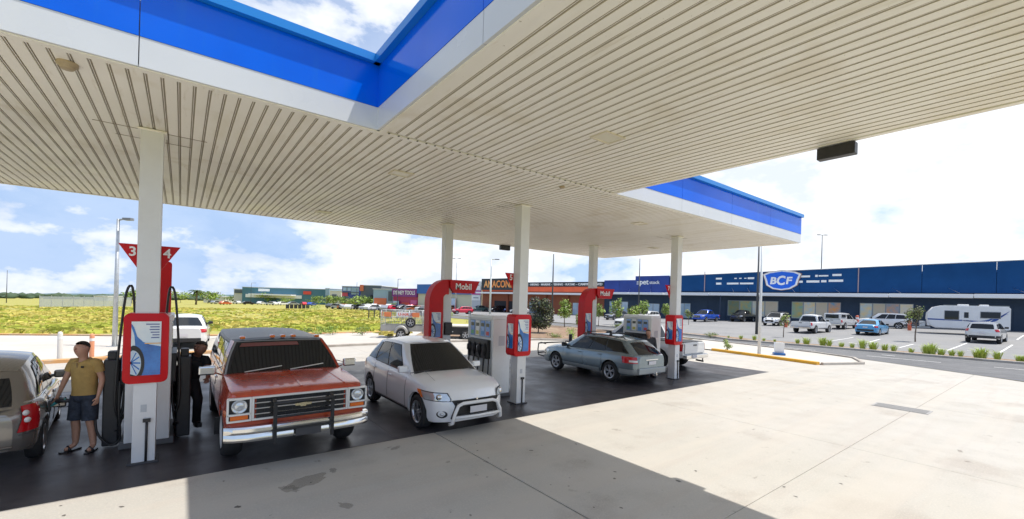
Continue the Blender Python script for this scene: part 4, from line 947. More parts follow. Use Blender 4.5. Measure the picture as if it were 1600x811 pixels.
def pump(x, y, label):
    r = empty('fuel_pump', (x, y, 0), 0, label, 'fuel pump', 'fuel pumps')
    MB().box((0,0,.06),(.70,1.24,.12),bev=.01).build('plinth', mat('plinth_grey',(.12,.12,.12),.7), r)
    MB().box((0,0,1.10),(.50,1.16,1.97),bev=.012).build('cabinet', panel_white, r)
    MB().box((0,0,2.12),(.62,1.20,.10),bev=.015).build('top_cover', panel_white, r)
    for sy in (-1, 1): MB().box((0,sy*.60,1.08),(.58,.05,1.98),bev=.012).build('end_panel', panel_white, r)
    for sg in (-1, 1):
        MB().box((sg*.255,.02,1.80),(.03,.98,.46),bev=.006).build('display_surround', panel_grey, r)
        for k in range(4):
            c = MB().box((sg*.275,-.36+k*.25,1.80),(.02,.19,.42),bev=.005).build('display_panel', panel_blue if k != 2 else panel_white, r); MB().box((sg*.287,-.36+k*.25,1.90),(.006,.15,.09),bev=.002).build('lcd_screen', mat('lcd_dark',(.03,.05,.06),.15), c); MB().box((sg*.287,-.36+k*.25,1.68),(.006,.13,.10)).build('grade_label', mat('grade_label_%d' % k, ((.55,.06,.05),(.06,.25,.50),(.55,.50,.10),(.10,.38,.15))[k], .4), c)
        MB().box((sg*.30,.02,1.26),(.12,.98,.50),bev=.015).build('nozzle_bay', black_m, r)
        for k in range(4):
            yy = -.36+k*.25
            nz = empty('nozzle'); nz.parent = r; nz.location = (sg*.37, yy, 1.22)
            mb = MB(); mb.tube([(0,0,-.12),(sg*.03,0,.02),(sg*.02,0,.14),(-sg*.03,0,.22)],[.022,.026,.026,.014],8); mb.box((sg*.045,0,.04),(.05,.035,.16),bev=.008); mb.build('nozzle_grip', nozzle_m, nz)
            mb = MB(); mb.tube([(sg*.02,0,-.02),(sg*.085,0,-.02),(sg*.085,0,.12),(sg*.03,0,.15)],.007,5); mb.build('nozzle_guard', alloy_m if k % 2 else nozzle_m, nz)
            low = .28 + .10*((k*7) % 3)
            mb = MB(); pts = [Vector((sg*.37,yy,1.10)), Vector((sg*.40,yy-.01,.85)), Vector((sg*.43,yy-.03,low+.2)), Vector((sg*.40,yy-.09,low)), Vector((sg*.34,yy-.12,low+.15)), Vector((sg*.31,yy-.11,.9)), Vector((sg*.30,yy-.10,1.05))]
            sm = []
            for i in range(len(pts)-1):
                p0, p1, p2, p3 = pts[max(i-1,0)], pts[i], pts[i+1], pts[min(i+2,len(pts)-1)]
                for q in range(4):
                    t = q/4; sm.append(.5*((2*p1)+(-p0+p2)*t+(2*p0-5*p1+4*p2-p3)*t*t+(-p0+3*p1-3*p2+p3)*t**3))
            mb.tube(sm+[pts[-1]], .017, 8); mb.build('hose', hose_m, r)
        MB().box((sg*.265,.02,.55),(.02,.98,.72),bev=.004).build('lower_door', panel_grey if sg > 0 else panel_white, r)
    mb = MB(); mb.box((0,-.628,1.5),(.20,.006,.26)); mb.build('notice', mat('pump_notice',(.55,.57,.60),.5), r)
    return r
p0 = pump(0, 1.36, 'white fuel pump behind the nearest column, its hoses hanging at both sides')
pts_ = ['white fuel pump between the silver hatchback and the second column', 'white fuel pump behind the green wagon, beside the third column']
for x, l in zip(CX[1:], pts_):
    c = copy_tree(p0); c.location = (x+.0, 1.36, 0); c['label'] = l
for sg in (-1, 1):
    mb = MB(); mb.tube(curve([(sg*.20,-.45,2.10),(sg*.24,-.50,2.62),(sg*.31,-.52,2.55),(sg*.36,-.53,2.0),(sg*.40,-.55,1.3),(sg*.41,-.56,.75),(sg*.36,-.52,.50),(sg*.30,-.46,.80),(sg*.33,-.42,1.1)], 4),.018,8); mb.build('overhead_hose', hose_m, p0)
for x, l in zip(CX, ('large red framed poster of a blue car wheel on the nearest column', 'red framed poster box on the second column', 'red framed poster box on the farthest front column')): poster_box(x, 0, l)
for x, a, b, l in zip(CX, '357', '468', ('red triangular sign with 3 and 4 on the nearest column', 'red triangular sign with 5 and 6 on the second column', 'red triangular sign with 7 and 8 on the third column')): number_triangle(x, 0, a, b, l)
for x, l in zip(CX[1:], ('red arch sign with Mobil board rising behind the silver hatchback', 'red arch sign with Mobil board rising behind the green wagon')): arch_sign(x, CY2-.02, l)
r = empty('red_sign_post', (.02,2.35,0), 0, 'plain red upright panel half hidden behind the nearest column', 'sign')
mb = MB(); mb.prism(rrect(.0,.22,.1,3.15,.05), -.10, .10, Matrix(((1,0,0,0),(0,0,-1,0),(0,1,0,0),(0,0,0,1)))); mb.build('panel', red_m, r, recalc=True, sharp=30); MB().box((.11,0,.05),(.3,.3,.1),bev=.01).build('foot', black_m, r)
for sg in (-1, 1):
    mb = MB(); mb.box((sg*.47,-.30,.74),(.20,.30,1.40),bev=.02); mb.box((sg*.47,-.30,1.50),(.12,.20,.14),bev=.02); mb.build('hose_tower', black_m, p0)
b = MB().box((CX[1]+.0,CY2-.19,1.62),(.27,.12,.40),bev=.03).build('towel_dispenser', black_m); tag(b, 'small black dispenser box fixed to the rear column behind the hatchback', 'dispenser')
for (px, Y, h, m, l) in ((743,16.6,1.0,black_m,'short black bollard beside the second pump'), (891,20.6,1.05,black_m,'short black bollard in front of the farthest arch sign')):
    c = col_at(px, Y, 540); mb = MB(); r = empty('bollard', (c.x,c.y,0), 0, l, 'bollard', 'black bollards'); mb.lathe([(.085,0),(.085,h-.02),(.07,h),(0,h)], n=16); mb.build('post', m, r); mb = MB(); mb.lathe([(.088,0),(.088,h*.35),(.086,h*.36)], n=16); mb.build('sleeve', panel_white, r)
    mb = MB(); mb.lathe([(0,.01),(.14,.01),(.14,0)], n=16); mb.build('foot_plate', steel_m, r)
for (px, py, h, m, l) in ((93,563,1.02,mat('bollard_white',(.70,.68,.64),.6),'white bollard on the kerb island behind the fuelling man'), (143,560,.92,mat('bollard_orange',(.70,.30,.16),.6),'faded orange bollard right of the white one on the kerb island')):
    c = spot(px, py); r = empty('kerb_bollard', (c.x,c.y,0), 0, l, 'bollard', 'bollards on the far kerb'); mb = MB(); mb.lathe([(.07,0),(.07,h-.08),(.05,h-.02),(0,h)], n=14); mb.build('post', m, r); mb = MB(); mb.lathe([(.073,h-.28),(.073,h-.18)], n=14); mb.build('reflective_band', letter_white, r); mb = MB(); mb.lathe([(.12,0),(.11,.04),(.07,.05)], n=14); mb.build('foot', black_m, r)
# A-frame sign on the right island
c = spot(1217, 556); r = empty('a_frame_sign', (c.x, c.y, .05), R(-60), 'small white a-frame sign with blue foot on the right hand island', 'sign')
for s in (-1, 1): mb = MB(); mb.box((0,s*.14,.36),(.44,.02,.62),rx=s*-.22,bev=.004); mb.build('panel', panel_white, r)
MB().box((0,0,.06),(.54,.52,.12),bev=.02).build('weighted_foot', mat('foot_blue',(.02,.13,.38),.4), r)
mb = MB()
for k in range(4): mb.box((0,-.178+.02*k,.50-.09*k),(.28-.05*(k%2),.006,.03),rx=.22)
tag(mb.build('small_print', panel_blue, r), kind='stuff')

# fuelling hose of the beige hatchback
hz = empty('fuel_nozzle_in_use', (-1.16,1.12,.76), 0, 'green and black fuel nozzle in the hatchback filler, its hose trailing to the pump', 'fuel nozzle')
def lh(mb, nm, m): o = mb.build(nm, m, hz); o.matrix_parent_inverse = Matrix.Translation((1.16,-1.12,-.76)); return o
mb = MB(); mb.tube([(-1.24,1.135,.72),(-1.16,1.12,.745),(-1.10,1.11,.80),(-1.00,1.08,.82)],[.012,.016,.03,.028],8); lh(mb, 'spout', mat('nozzle_teal',(.05,.30,.32),.4))
mb = MB(); mb.tube([(-1.12,1.11,.80),(-1.04,1.09,.81),(-.94,1.06,.80)],[.03,.034,.026],8); mb.tube([(-1.09,1.10,.78),(-1.07,1.09,.71),(-.98,1.07,.71),(-.95,1.06,.78)],.008,6); lh(mb, 'grip', nozzle_m)
mb = MB(); mb.tube(curve([(-.95,1.06,.80),(-.78,.94,.80),(-.66,.90,.60),(-.62,.88,.30),(-.50,.86,.10),(-.40,.86,.08),(-.34,.84,.20),(-.36,.80,.60),(-.36,.82,1.10)]), .017, 8); lh(mb, 'hose', hose_m)

# ------------------------------------------------------------------ people
def skin_body(name, V, E, m, parent, sub=2, root=0, smooth=True):
    """V = {name: (x,y,z,r[,r2])}; one continuous surface grown over the joints"""
    keys = list(V); me = bpy.data.meshes.new(name); me.from_pydata([V[k][:3] for k in keys], [(keys.index(a), keys.index(b)) for a, b in E], [])
    o = bpy.data.objects.new(name, me); col.objects.link(o); md = o.modifiers.new('Skin', 'SKIN'); md.use_smooth_shade = True; md.branch_smoothing = .6
    sv = me.skin_vertices[0].data
    for i, k in enumerate(keys): v = V[k]; sv[i].radius = (v[3], v[4] if len(v) > 4 else v[3]); sv[i].use_root = (i == root)
    s = o.modifiers.new('Sub', 'SUBSURF'); s.levels = sub; s.render_levels = sub
    dg = bpy.context.evaluated_depsgraph_get(); dg.update(); nm = bpy.data.meshes.new_from_object(o.evaluated_get(dg)); bpy.data.objects.remove(o); nm.name = name
    nm.materials.clear(); nm.materials.append(m)
    for p in nm.polygons: p.use_smooth = True
    return link(name, nm, parent)
def hand(V, E, pre, wrist, palm, side, curl=.5, down=(0,0,-1)):
    """palm and five unequal bent fingers; side = direction the thumb points"""
    w, p = Vector(wrist), Vector(palm); d = (p-w).normalized(); s = Vector(side).normalized(); n = d.cross(s)
    V[pre+'p'] = (*p, .032, .020); E.append((pre+'w', pre+'p'))
    for i, (off, L) in enumerate(((.028,.070),(.010,.078),(-.009,.072),(-.027,.056))):
        a = p + d*.032 + s*off; b = a + d*L*.55 + n*L*.25*curl; c = b + d*L*.35*(1-curl*.6) + n*L*.55*curl
        V[f'{pre}f{i}a'] = (*a, .010); V[f'{pre}f{i}b'] = (*b, .009); V[f'{pre}f{i}c'] = (*c, .0075); E += [(pre+'p', f'{pre}f{i}a'), (f'{pre}f{i}a', f'{pre}f{i}b'), (f'{pre}f{i}b', f'{pre}f{i}c')]
    a = p - d*.015 + s*.034; b = a + d*.032 + s*.018 + n*.01; V[pre+'ta'] = (*a, .012); V[pre+'tb'] = (*b, .010); E += [(pre+'p', pre+'ta'), (pre+'ta', pre+'tb')]
def person(loc, rz, label, J, shirt, shorts, hair, shoe, sleeves=.55, long=False, skin=None, face=(0,-1,0), fat=1.0):
    skin = skin or skin_m; r = empty('person', loc, rz, label, 'person'); V, E = {}, []
    def j(k, rr, r2=None): V[k] = (*J[k], rr) if r2 is None else (*J[k], rr, r2)
    j('pelvis', .12*fat, .085); j('belly', .10*fat, .08); j('chest', .12*fat, .085); j('neck0', .060); j('neck', .054); j('jaw', .084, .098); j('head', .100, .118); j('crown', .075, .088)
    E += [('pelvis','belly'),('belly','chest'),('chest','neck0'),('neck0','neck'),('neck','jaw'),('jaw','head'),('head','crown')]
    for s in 'LR':
        j('sh'+s, .052); j('el'+s, .042); j('wr'+s, .027); V[s+'w'] = (*J['wr'+s], .026); del V['wr'+s]
        E += [('chest','sh'+s),('sh'+s,'el'+s),('el'+s, s+'w')]; hand(V, E, s, J['wr'+s], J['ha'+s], J.get('th'+s, (0,-1,0)), J.get('curl'+s, .5))
        j('hip'+s, .080); j('kn'+s, .060); j('an'+s, .040); j('toe'+s, .034, .022)
        a = Vector(J['kn'+s]); b = Vector(J['an'+s]); c = a.lerp(b, .35) + Vector((0,.015,0)); V['calf'+s] = (*c, .058); E += [('pelvis','hip'+s),('hip'+s,'kn'+s),('kn'+s,'calf'+s),('calf'+s,'an'+s),('an'+s,'toe'+s)]
    skin_body('body', V, E, skin, r, 2)
    # face: nose, brow, eyes, ears, mouth
    h = Vector(J['head']); f = Vector(face).normalized(); up = (Vector(J['crown'])-Vector(J['jaw'])).normalized(); rt = f.cross(up).normalized()
    def fp(a, b, c): return h + rt*a + up*b + f*c
    mb = MB(); mb.tube([fp(0,.018,.092), fp(0,-.012,.116), fp(0,-.026,.094)], [.007,.013,.008], 8); mb.build('nose', skin, r)
    for a in (-.03, .03): mb = MB(); mb.ball(fp(a,.014,.087), .009, 1, (1.3,.6,.7)); mb.build('eye', mat('eye_dark',(.05,.04,.035),.3), r)
    for a in (-.082, .082): mb = MB(); mb.ball(fp(a,-.005,-.005), .021, 2, (.45,.9,1.3)); mb.build('ear', skin, r)
    mb = MB(); mb.tube([fp(-.022,-.050,.083), fp(0,-.048,.092), fp(.022,-.050,.083)], .0045, 6); mb.build('mouth', mat('lip',(.40,.14,.11),.5), r)
    mb = MB(); mb.ball(h + up*.016 - f*.004, .092, 4, (.92,1.14,1.0))
    for v in list(mb.bm.verts):
        q = v.co-h; a_, b_ = q.dot(up), q.dot(f); lim = .062 if b_ > .05 else .062-.9*(.05-b_) if b_ > -.04 else -.045
        if a_ < max(-.05, lim) + random.uniform(-.006,.006): bmesh.ops.delete(mb.bm, geom=[v], context='VERTS')
        else: v.co += Vector((random.uniform(-1,1),random.uniform(-1,1),random.uniform(-1,1)))*.002
    mb.build('hair', hair, r)
    # clothing: lofted round the body, folds as small ripples
    def loft(mb, rings, n=20, rip=.006, ph=0.0, cap0=False, cap1=False, xax=(1,0,0)):
        rows = []
        for i, (c, rx, ry) in enumerate(rings):
            c = Vector(c); a = Vector(rings[max(i-1,0)][0]); b = Vector(rings[min(i+1,len(rings)-1)][0]); d = (b-a).normalized(); u = Vector(xax) - d*d.dot(Vector(xax))
            if u.length < .05: u = Vector((0,1,0)) - d*d.y
            u.normalize(); v = d.cross(u); rows.append([c + u*(rx+rip*math.sin(5*t+ph+i*1.3))*math.cos(t) + v*(ry+rip*math.sin(4*t+ph+i))*math.sin(t) for t in (2*math.pi*k/n for k in range(n))])
        V_ = [[mb.bm.verts.new(q) for q in r_] for r_ in rows]
        for A, B in zip(V_, V_[1:]):
            for k in range(n): f_ = mb.bm.faces.new((A[k], A[(k+1)%n], B[(k+1)%n], B[k])); f_.smooth = True
        if cap0: mb.bm.faces.new(V_[0][::-1])
        if cap1: mb.bm.faces.new(V_[-1])
    P_ = {k: Vector(v) for k, v in J.items() if isinstance(v, tuple)}; dn = Vector((0,0,-1)); sp = (P_['chest']-P_['pelvis']).normalized()
    shc = (P_['shL']+P_['shR'])/2; sx = (P_['shL']-P_['shR']).normalized()
    mb = MB(); loft(mb, [(P_['pelvis']-sp*.035, .185*fat, .135), (P_['pelvis']+sp*.05, .178*fat, .130), (P_['belly'], .172*fat, .128), (P_['belly'].lerp(P_['chest'],.5), .178*fat, .126), (P_['chest'], .195*fat, .128), (P_['chest'].lerp(shc,.65), .200*fat, .118), (shc+sp*.015, .150*fat, .095), (P_['neck0'].lerp(shc,.25)+sp*.012, .078, .074), (P_['neck0']+sp*.012, .066, .066)], xax=sx, ph=fat*3)
    for s in 'LR':
        a, b = P_['sh'+s], P_['el'+s]; o_ = (a-shc).normalized(); e_ = a.lerp(b, min(1, sleeves))
        rg = [(a-o_*.085+dn*.035, .050, .060), (a-o_*.035+dn*.010, .064, .070), (a+o_*.004+dn*.012, .066, .072), (a.lerp(b,.25)+o_*.006, .062, .070), (e_, .060 if sleeves < .7 else .052, .066 if sleeves < .7 else .054)]
        if sleeves > .9: rg += [(b.lerp(P_['wr'+s],.5), .044, .046), (b.lerp(P_['wr'+s],.92), .038, .038)]
        loft(mb, rg, 14, .004, 1.0, cap0=True, xax=(0,1,0))
    mb.build('shirt', shirt, r, recalc=False)
    mb = MB(); loft(mb, [(P_['pelvis']+sp*.03, .160*fat, .118), (P_['pelvis']-sp*.04, .176*fat, .130), ((P_['hipL']+P_['hipR'])/2+dn*.03, .184*fat, .136), ((P_['hipL']+P_['hipR'])/2+dn*.085, .165*fat, .118)], rip=.003, cap1=True)
    for s in 'LR':
        a, b, c = P_['hip'+s], P_['kn'+s], P_['an'+s]
        if long: rg = [(a+dn*.0,.098,.112),(a.lerp(b,.3),.092,.104),(a.lerp(b,.7),.078,.086),(b,.066,.070),(b.lerp(c,.4),.064,.072),(b.lerp(c,.8),.060,.064),(c+dn*.02,.064,.070)]
        else: rg = [(a+dn*.0,.100,.114),(a.lerp(b,.3),.100,.110),(a.lerp(b,.7),.096,.102),(a.lerp(b,1.02),.094,.098)]
        loft(mb, rg, 16, .005, 2.0 if s == 'L' else 0)
        o = MB(); t, an = Vector(J['toe'+s]), Vector(J['an'+s]); d = (t-an); d.z = 0; d.normalize(); c0 = Vector((an.x,an.y,0)) - d*.07; c1 = Vector((t.x,t.y,0)) + d*.055; n_ = Vector((-d.y,d.x,0)); lift = max(0, an.z-.10)
        pr_ = [c0-n_*.03, c0+n_*.03, c0.lerp(c1,.5)+n_*.045, c0.lerp(c1,.8)+n_*.05, c1+n_*.028, c1-n_*.028, c0.lerp(c1,.8)-n_*.05, c0.lerp(c1,.5)-n_*.045]
        if long: o.prism([(q.x,q.y) for q in pr_[::-1]], lift, lift+.075)
        else: o.prism([(q.x,q.y) for q in pr_[::-1]], .0, .022); m_ = c0.lerp(c1,.62); o.tube([m_-n_*.05+Vector((0,0,.02)), m_+Vector((0,0,.085)), m_+n_*.05+Vector((0,0,.02))], .018, 6)
        bmesh.ops.recalc_face_normals(o.bm, faces=o.bm.faces); o.build('shoe' if long else 'sandal', shoe, r)
    mb.build('trousers' if long else 'shorts', shorts, r)
    return r
mustard = mat('mustard_shirt', (.42,.27,.085), .85, var=.12, vscale=9, bump=.3, bscale=60); darkshort = mat('dark_plaid_shorts', (.018,.024,.035), .9, c2=(.04,.05,.075), vscale=14, bump=.2, bscale=80); blackcloth = mat('black_cloth', (.012,.012,.014), .9, var=.2, vscale=8); darkhair = mat('dark_brown_hair', (.022,.014,.010), .7, var=.3, vscale=40); greycloth = mat('dark_grey_cloth', (.05,.052,.06), .9, var=.2, vscale=8)
J1 = dict(pelvis=(0,.02,.93), belly=(0,.01,1.08), chest=(-.01,.02,1.30), neck0=(-.01,.01,1.44), neck=(-.015,-.005,1.495), jaw=(-.025,-.03,1.57), head=(-.03,-.02,1.64), crown=(-.03,-.005,1.70),
    shR=(-.180,.02,1.415), elR=(-.27,-.03,1.13), wrR=(-.335,-.06,.90), haR=(-.355,-.075,.835), thR=(.5,-.8,.2), curlR=.9,
    shL=(.172,.02,1.415), elL=(.245,.05,1.13), wrL=(.265,-.03,.90), haL=(.262,-.05,.83), thL=(-.3,-.9,0), curlL=.6,
    hipR=(-.095,.02,.88), knR=(-.115,-.01,.50), anR=(-.14,.03,.085), toeR=(-.165,-.12,.035), hipL=(.095,.02,.88), knL=(.125,-.02,.50), anL=(.15,.03,.085), toeL=(.20,-.11,.035))
m1 = person((-.80,1.02,0), -TH, 'man in mustard t-shirt and dark shorts filling the small hatchback, holding the nozzle', J1, mustard, darkshort, darkhair, black_m)
mb = MB(); mb.box((.075,-.112,1.35),(.045,.01,.03),bev=.003); o = mb.build('chest_emblem', blackcloth, m1)
mb = MB(); mb.box((-.012,-.106,1.36),(.018,.010,.10),rx=.15,bev=.003); o = mb.build('button_placket', mat('placket',(.25,.17,.08),.8), m1)
J2 = dict(pelvis=(.14,.05,.93), belly=(.20,.02,1.06), chest=(.30,-.01,1.24), neck0=(.37,-.03,1.35), neck=(.40,-.05,1.39), jaw=(.44,-.09,1.43), head=(.46,-.09,1.50), crown=(.455,-.075,1.565),
    shR=(.19,-.03,1.30), elR=(.24,-.13,1.05), wrR=(.30,-.22,.86), haR=(.33,-.25,.80), thR=(.8,-.4,0), shL=(.45,.03,1.28), elL=(.56,-.02,1.08), wrL=(.62,-.14,.98), haL=(.65,-.19,.96), thL=(-.5,-.6,.2),
    hipR=(.06,.04,.90), knR=(.10,-.02,.50), anR=(.0,.05,.10), toeR=(.06,-.09,.04), hipL=(.22,.05,.90), knL=(.40,-.04,.58), anL=(.24,.16,.16), toeL=(.34,.08,.05))
m2 = person((.36,1.50,0), -TH, 'man in black clothes leaning forward against the side of the red wagon in the shade', J2, blackcloth, blackcloth, darkhair, black_m, long=True, skin=mat('skin_shade',(.22,.11,.075),.6))  # skin colour darkened to carry the shade beside the wagon
m2.scale = (1.1,1.1,1.05)
J3 = {k: ((v[0], v[1], v[2]*.97) if isinstance(v, tuple) else v) for k, v in J1.items()}
J3.update(head=(-.05,-.04,1.585), jaw=(-.045,-.05,1.52), crown=(-.045,-.02,1.65), thR=(.5,-.8,.2), thL=(-.3,-.9,0))
person((13.62,.62,0), -TH, 'man in dark grey shirt standing between the green wagon tailgate and the far pump', J3, greycloth, blackcloth, darkhair, black_m, sleeves=1.0, long=True)
# ------------------------------------------------------------------ shops on the right and along the back
FA = Vector((73.4326, -5.3203, 0)); FD = Vector((-.13475, .99088, 0)); FRZ = math.atan2(FD.y, FD.x)
FM = Matrix.Translation(FA) @ Matrix.Rotation(FRZ, 4, 'Z')
def fr(o): o.location = FA; o.rotation_euler = (0,0,FRZ); return o
navy = mat('navy_cladding', (.002,.052,.17), .5, c2=(.004,.066,.21), vscale=.35, spec=.2); navy_dark = mat('navy_wall', (.012,.035,.075), .6, c2=(.018,.045,.09), vscale=.5); awn_m = mat('awning_white', (.80,.81,.83), .4, 0); glassw = mat('shop_glass', (.30,.45,.58), .06, c2=(.60,.70,.78), vscale=.5); frame_m = mat('shopfront_frame', (.30,.32,.34), .4, .5)
brick_or = mat('terracotta_render', (.82,.15,.06), .8, c2=(.70,.12,.05), vscale=.6); brick_dk = mat('brown_brick', (.34,.11,.055), .9, c2=(.28,.09,.05), vscale=1.5); black_sign = mat('sign_charcoal', (.02,.028,.035), .5); petblue = mat('pet_shop_blue', (.01,.035,.22), .45, c2=(.012,.05,.28), vscale=.4)
sill_white = mat('parapet_white', (.62,.62,.62), .5)
def seg(root, nm, t0, t1, o0, o1, z0, z1, m, bev=0): return MB().span((t0,o0,z0),(t1,o1,z1),bev=bev).build(nm, m, root)
def panels(root, nm, t0, t1, z0, z1, o, step, m, slope=0.0, drop=.0):
    n = max(1, round((t1-t0)/step)); w = (t1-t0)/n; me = None
    for i in range(n):
        a, b = t0+i*w+.02, t0+(i+1)*w-.02; mb = MB(); mb.span((a,0,z0),(b,o,z1)); mb.build(nm, m, root)
def window(root, t0, t1, z0, z1, n, pictures=0):
    w = seg(root, 'window', t0, t1, -.02, .05, z0, z1, frame_m); k = (t1-t0)/n
    for i in range(n):
        MB().span((t0+i*k+.06,.0,z0+.06),(t0+(i+1)*k-.06,.07,z1-.06)).build('pane', glassw, w)
        if pictures:
            c = [(.60,.76,.84),(.74,.60,.44),(.16,.42,.64),(.84,.84,.80),(.16,.28,.22),(.66,.50,.16)][(i*5+pictures) % 6]; c3 = tuple(v*.3 for v in c)
            MB().span((t0+i*k+.08,.06,z0+.1),(t0+(i+1)*k-.08,.085,z1-.08)).build('window_poster', mat('window_picture_%d' % ((i*5+pictures) % 6), c, .4, c2=(min(1,c[2]*1.5),c[1],c[0]*.6), vscale=.9+.2*i), w)
def lettering(root, s, t, z, h, m, width=None, out=.2, **k):
    return text(s, h, Matrix.Translation((t,out,z)) @ Matrix(((-1,0,0,0),(0,0,1,0),(0,1,0,0),(0,0,0,1))), m, root, 'sign_lettering', width=width, depth=.08, **k)
# boating and camping store
bs = fr(empty('boating_store', label='long navy blue store with a white awning and a BCF shield sign', cat='shop'))
seg(bs, 'wall', -46, 39.6, -26, 0, -2, 7.3, navy_dark)
mb = MB(); mb.span((-46,-25.5,7.28),(39.5,-.3,7.6)); mb.build('roof', mat('roof_sheet', (.55,.56,.57), .5, .3), bs)
def ztop(t): return 8.57 - .0262*t
def slope_panels(root, t0, t1):
    n = max(1, round((t1-t0)/6.2)); w = (t1-t0)/n
    for i in range(n):
        a, b = t0+i*w+.02, t0+(i+1)*w-.02; mb = MB(); mb.prism([(a,4.95),(b,4.95),(b,ztop(b)),(a,ztop(a))], -.22, 0, Matrix(((1,0,0,0),(0,0,-1,0),(0,1,0,0),(0,0,0,1)))); mb.build('fascia_panel', navy, root, recalc=True)
for t0, t1, z1 in ((-46,-16,8.75),(-16,14.4,8.6),(14.4,34.2,8.2),(34.2,40.2,7.72)): slope_panels(bs, t0, t1)
def ztop(t): return 8.57 - .0262*t
def slope_panels(root, t0, t1):
    n = max(1, round((t1-t0)/6.2)); w = (t1-t0)/n
    for i in range(n):
        a, b = t0+i*w+.02, t0+(i+1)*w-.02; mb = MB(); mb.prism([(a,4.95),(b,4.95),(b,ztop(b)),(a,ztop(a))], -.22, 0, Matrix(((1,0,0,0),(0,0,-1,0),(0,1,0,0),(0,0,0,1)))); mb.build('fascia_panel', navy, root, recalc=True)
for t0, t1, z1 in ((-46,-16,8.75),(-16,14.4,8.6),(14.4,34.2,8.2),(34.2,40.2,7.72)): (lambda mb: (mb.bar((t0,.09,ztop(t0)+.04),(t1,.09,ztop(t1)+.04),.38,.08), mb.build('parapet_capping', sill_white, bs)))(MB())
for t in (34.2, 14.4, -16): seg(bs, 'joint_strip', t-.05, t+.05, .22, .32, 4.9, 8.2, mat('joint_pink', (.42,.30,.30), .5))  # strip marking the vertical joint between fascia panels
for i in range(12): seg(bs, 'awning_section', -46+i*7.15+.03, -46+(i+1)*7.15-.03, .0, 2.6, 4.48-.012*i*2, 4.92-.012*i*2, awn_m, bev=.03)
for i in range(13): seg(bs, 'awning_post', -45+i*6.9, -44.86+i*6.9, 2.2, 2.34, -.8, 4.5, mat('post_navy', (.03,.05,.09), .5)) if i in (1,2,11,12) else None
for i, t in enumerate((38.5,30,27.8,22,17,11,6,1,-6)):
    mb = MB(); mb.bar((t,.25,5.5),(t-.9,2.2,4.85),.03,.03); mb.build('awning_stay', alloy_m, bs)
for k, (t0, t1) in enumerate(((23.6,30.6),(16.2,21.9),(9.0,14.2),(1.2,6.4),(36.5,38.6))): window(bs, t0, t1, 1.15 if k < 4 else .4, 3.55 if k < 4 else 2.9, 4 if k < 4 else 2, k+1 if k < 4 else 0)
for i in range(-14, 14): seg(bs, 'wall_panel', i*2.9+.03, (i+1)*2.9-.03, .0, .03, 3.62, 4.4, navy_dark)
for t0, t1 in ((30.9,33.6),(33.7,36.3),(-2.2,.9),(-5.4,-2.3),(-8.6,-5.5),(-11.8,-8.7),(-15,-11.9),(6.6,8.8),(14.4,16.0),(22.1,23.4)): seg(bs, 'wall_panel', t0, t1, .0, .045, -1.5, 3.56, navy_dark)
# shield sign
mb = MB(); shp = [(x*.76,y*.95) for x, y in [(-3.3,1.0),(-2.3,1.35),(0,1.62),(2.3,1.35),(3.3,1.0),(2.9,.1),(2.65,-.75),(1.5,-1.35),(0,-1.55),(-1.5,-1.35),(-2.65,-.75),(-2.9,.1)]]
SM = Matrix.Translation((23.2,.22,6.6)) @ Matrix(((-1,0,0,0),(0,0,1,0),(0,1,0,0),(0,0,0,1)))
mb.prism(shp, 0, .16, SM); sh = mb.build('shield_sign', mat('shield_edge', (.40,.22,.16), .5), bs, recalc=True)
for k, z, m, nm in ((.96,.20,letter_white,'shield_border'),(.84,.24,mat('shield_blue',(.005,.13,.72),.4),'shield_face')): mb = MB(); mb.prism([(x*k,y*k) for x, y in shp], .1, z, SM); mb.build(nm, m, sh, recalc=True)
for s, x, h in (('B',-1.02,1.05),('C',-.02,1.4),('F',1.0,1.05)): text(s, h, SM @ Matrix.Translation((x,-.02 if s != 'C' else 0,.25)), letter_white, sh, 'sign_lettering', depth=.05, bold=.035, shear=.12, width=h*.80)
# the rows of small words, too far to read: bars of lettering height
mb = MB()
for t, w, z, h in ((32.0,.9,7.0,.28),(29.5,.35,7.0,.16),(28.8,.35,7.0,.16),(28.1,.3,7.0,.14),(27.3,.9,7.0,.28),(32.0,.8,6.2,.32),(29.9,1.7,6.2,.28),(27.9,1.9,6.2,.26),
    (20.6,1.7,7.15,.26),(19.0,.3,7.2,.3),(18.2,1.1,7.2,.2),(16.7,1.0,7.28,.28),(21.0,.8,6.4,.30),(19.4,1.5,6.42,.30),(18.15,.6,6.45,.3),(16.8,1.6,6.5,.3)): mb.box((t,.24,z),(w,.06,h))
tag(mb.build('small_sign_lettering', letter_white, bs), kind='stuff')
gu = mb = MB(); mb.box((2.0,2.9,4.2),(.01,.01,.01)); mb.bm.free()
# pet store
ps = fr(empty('pet_store', label='deep blue pet store front with a raised sign reading petstock', cat='shop'))
seg(ps, 'wall', 40.25, 53.4, -26, 0, -2, 6.6, navy_dark); panels(ps, 'fascia_panel', 46.7, 53.4, 4.65, 6.95, .22, 3.3, petblue); panels(ps, 'raised_fascia_panel', 40.25, 46.7, 4.65, 7.65, .3, 3.2, petblue)
seg(ps, 'roof', 40.3, 53.3, -25.5, -.3, 6.6, 6.8, sill_white)
for i in range(2): seg(ps, 'awning_section', 40.28+i*6.56, 40.2+(i+1)*6.56, .0, 2.6, 4.22, 4.6, awn_m, bev=.03)
lettering(ps, 'pet', 44.9, 6.35, 1.1, letter_white, width=1.7, out=.31, bold=.012); lettering(ps, 'stock', 42.9, 6.5, .62, letter_white, width=1.9, out=.31)
mb = MB()
for k in range(3): mb.box((46.2,.34,6.2+.22*k),(.35,.06,.1))
mb.build('logo_bars', letter_white, ps)
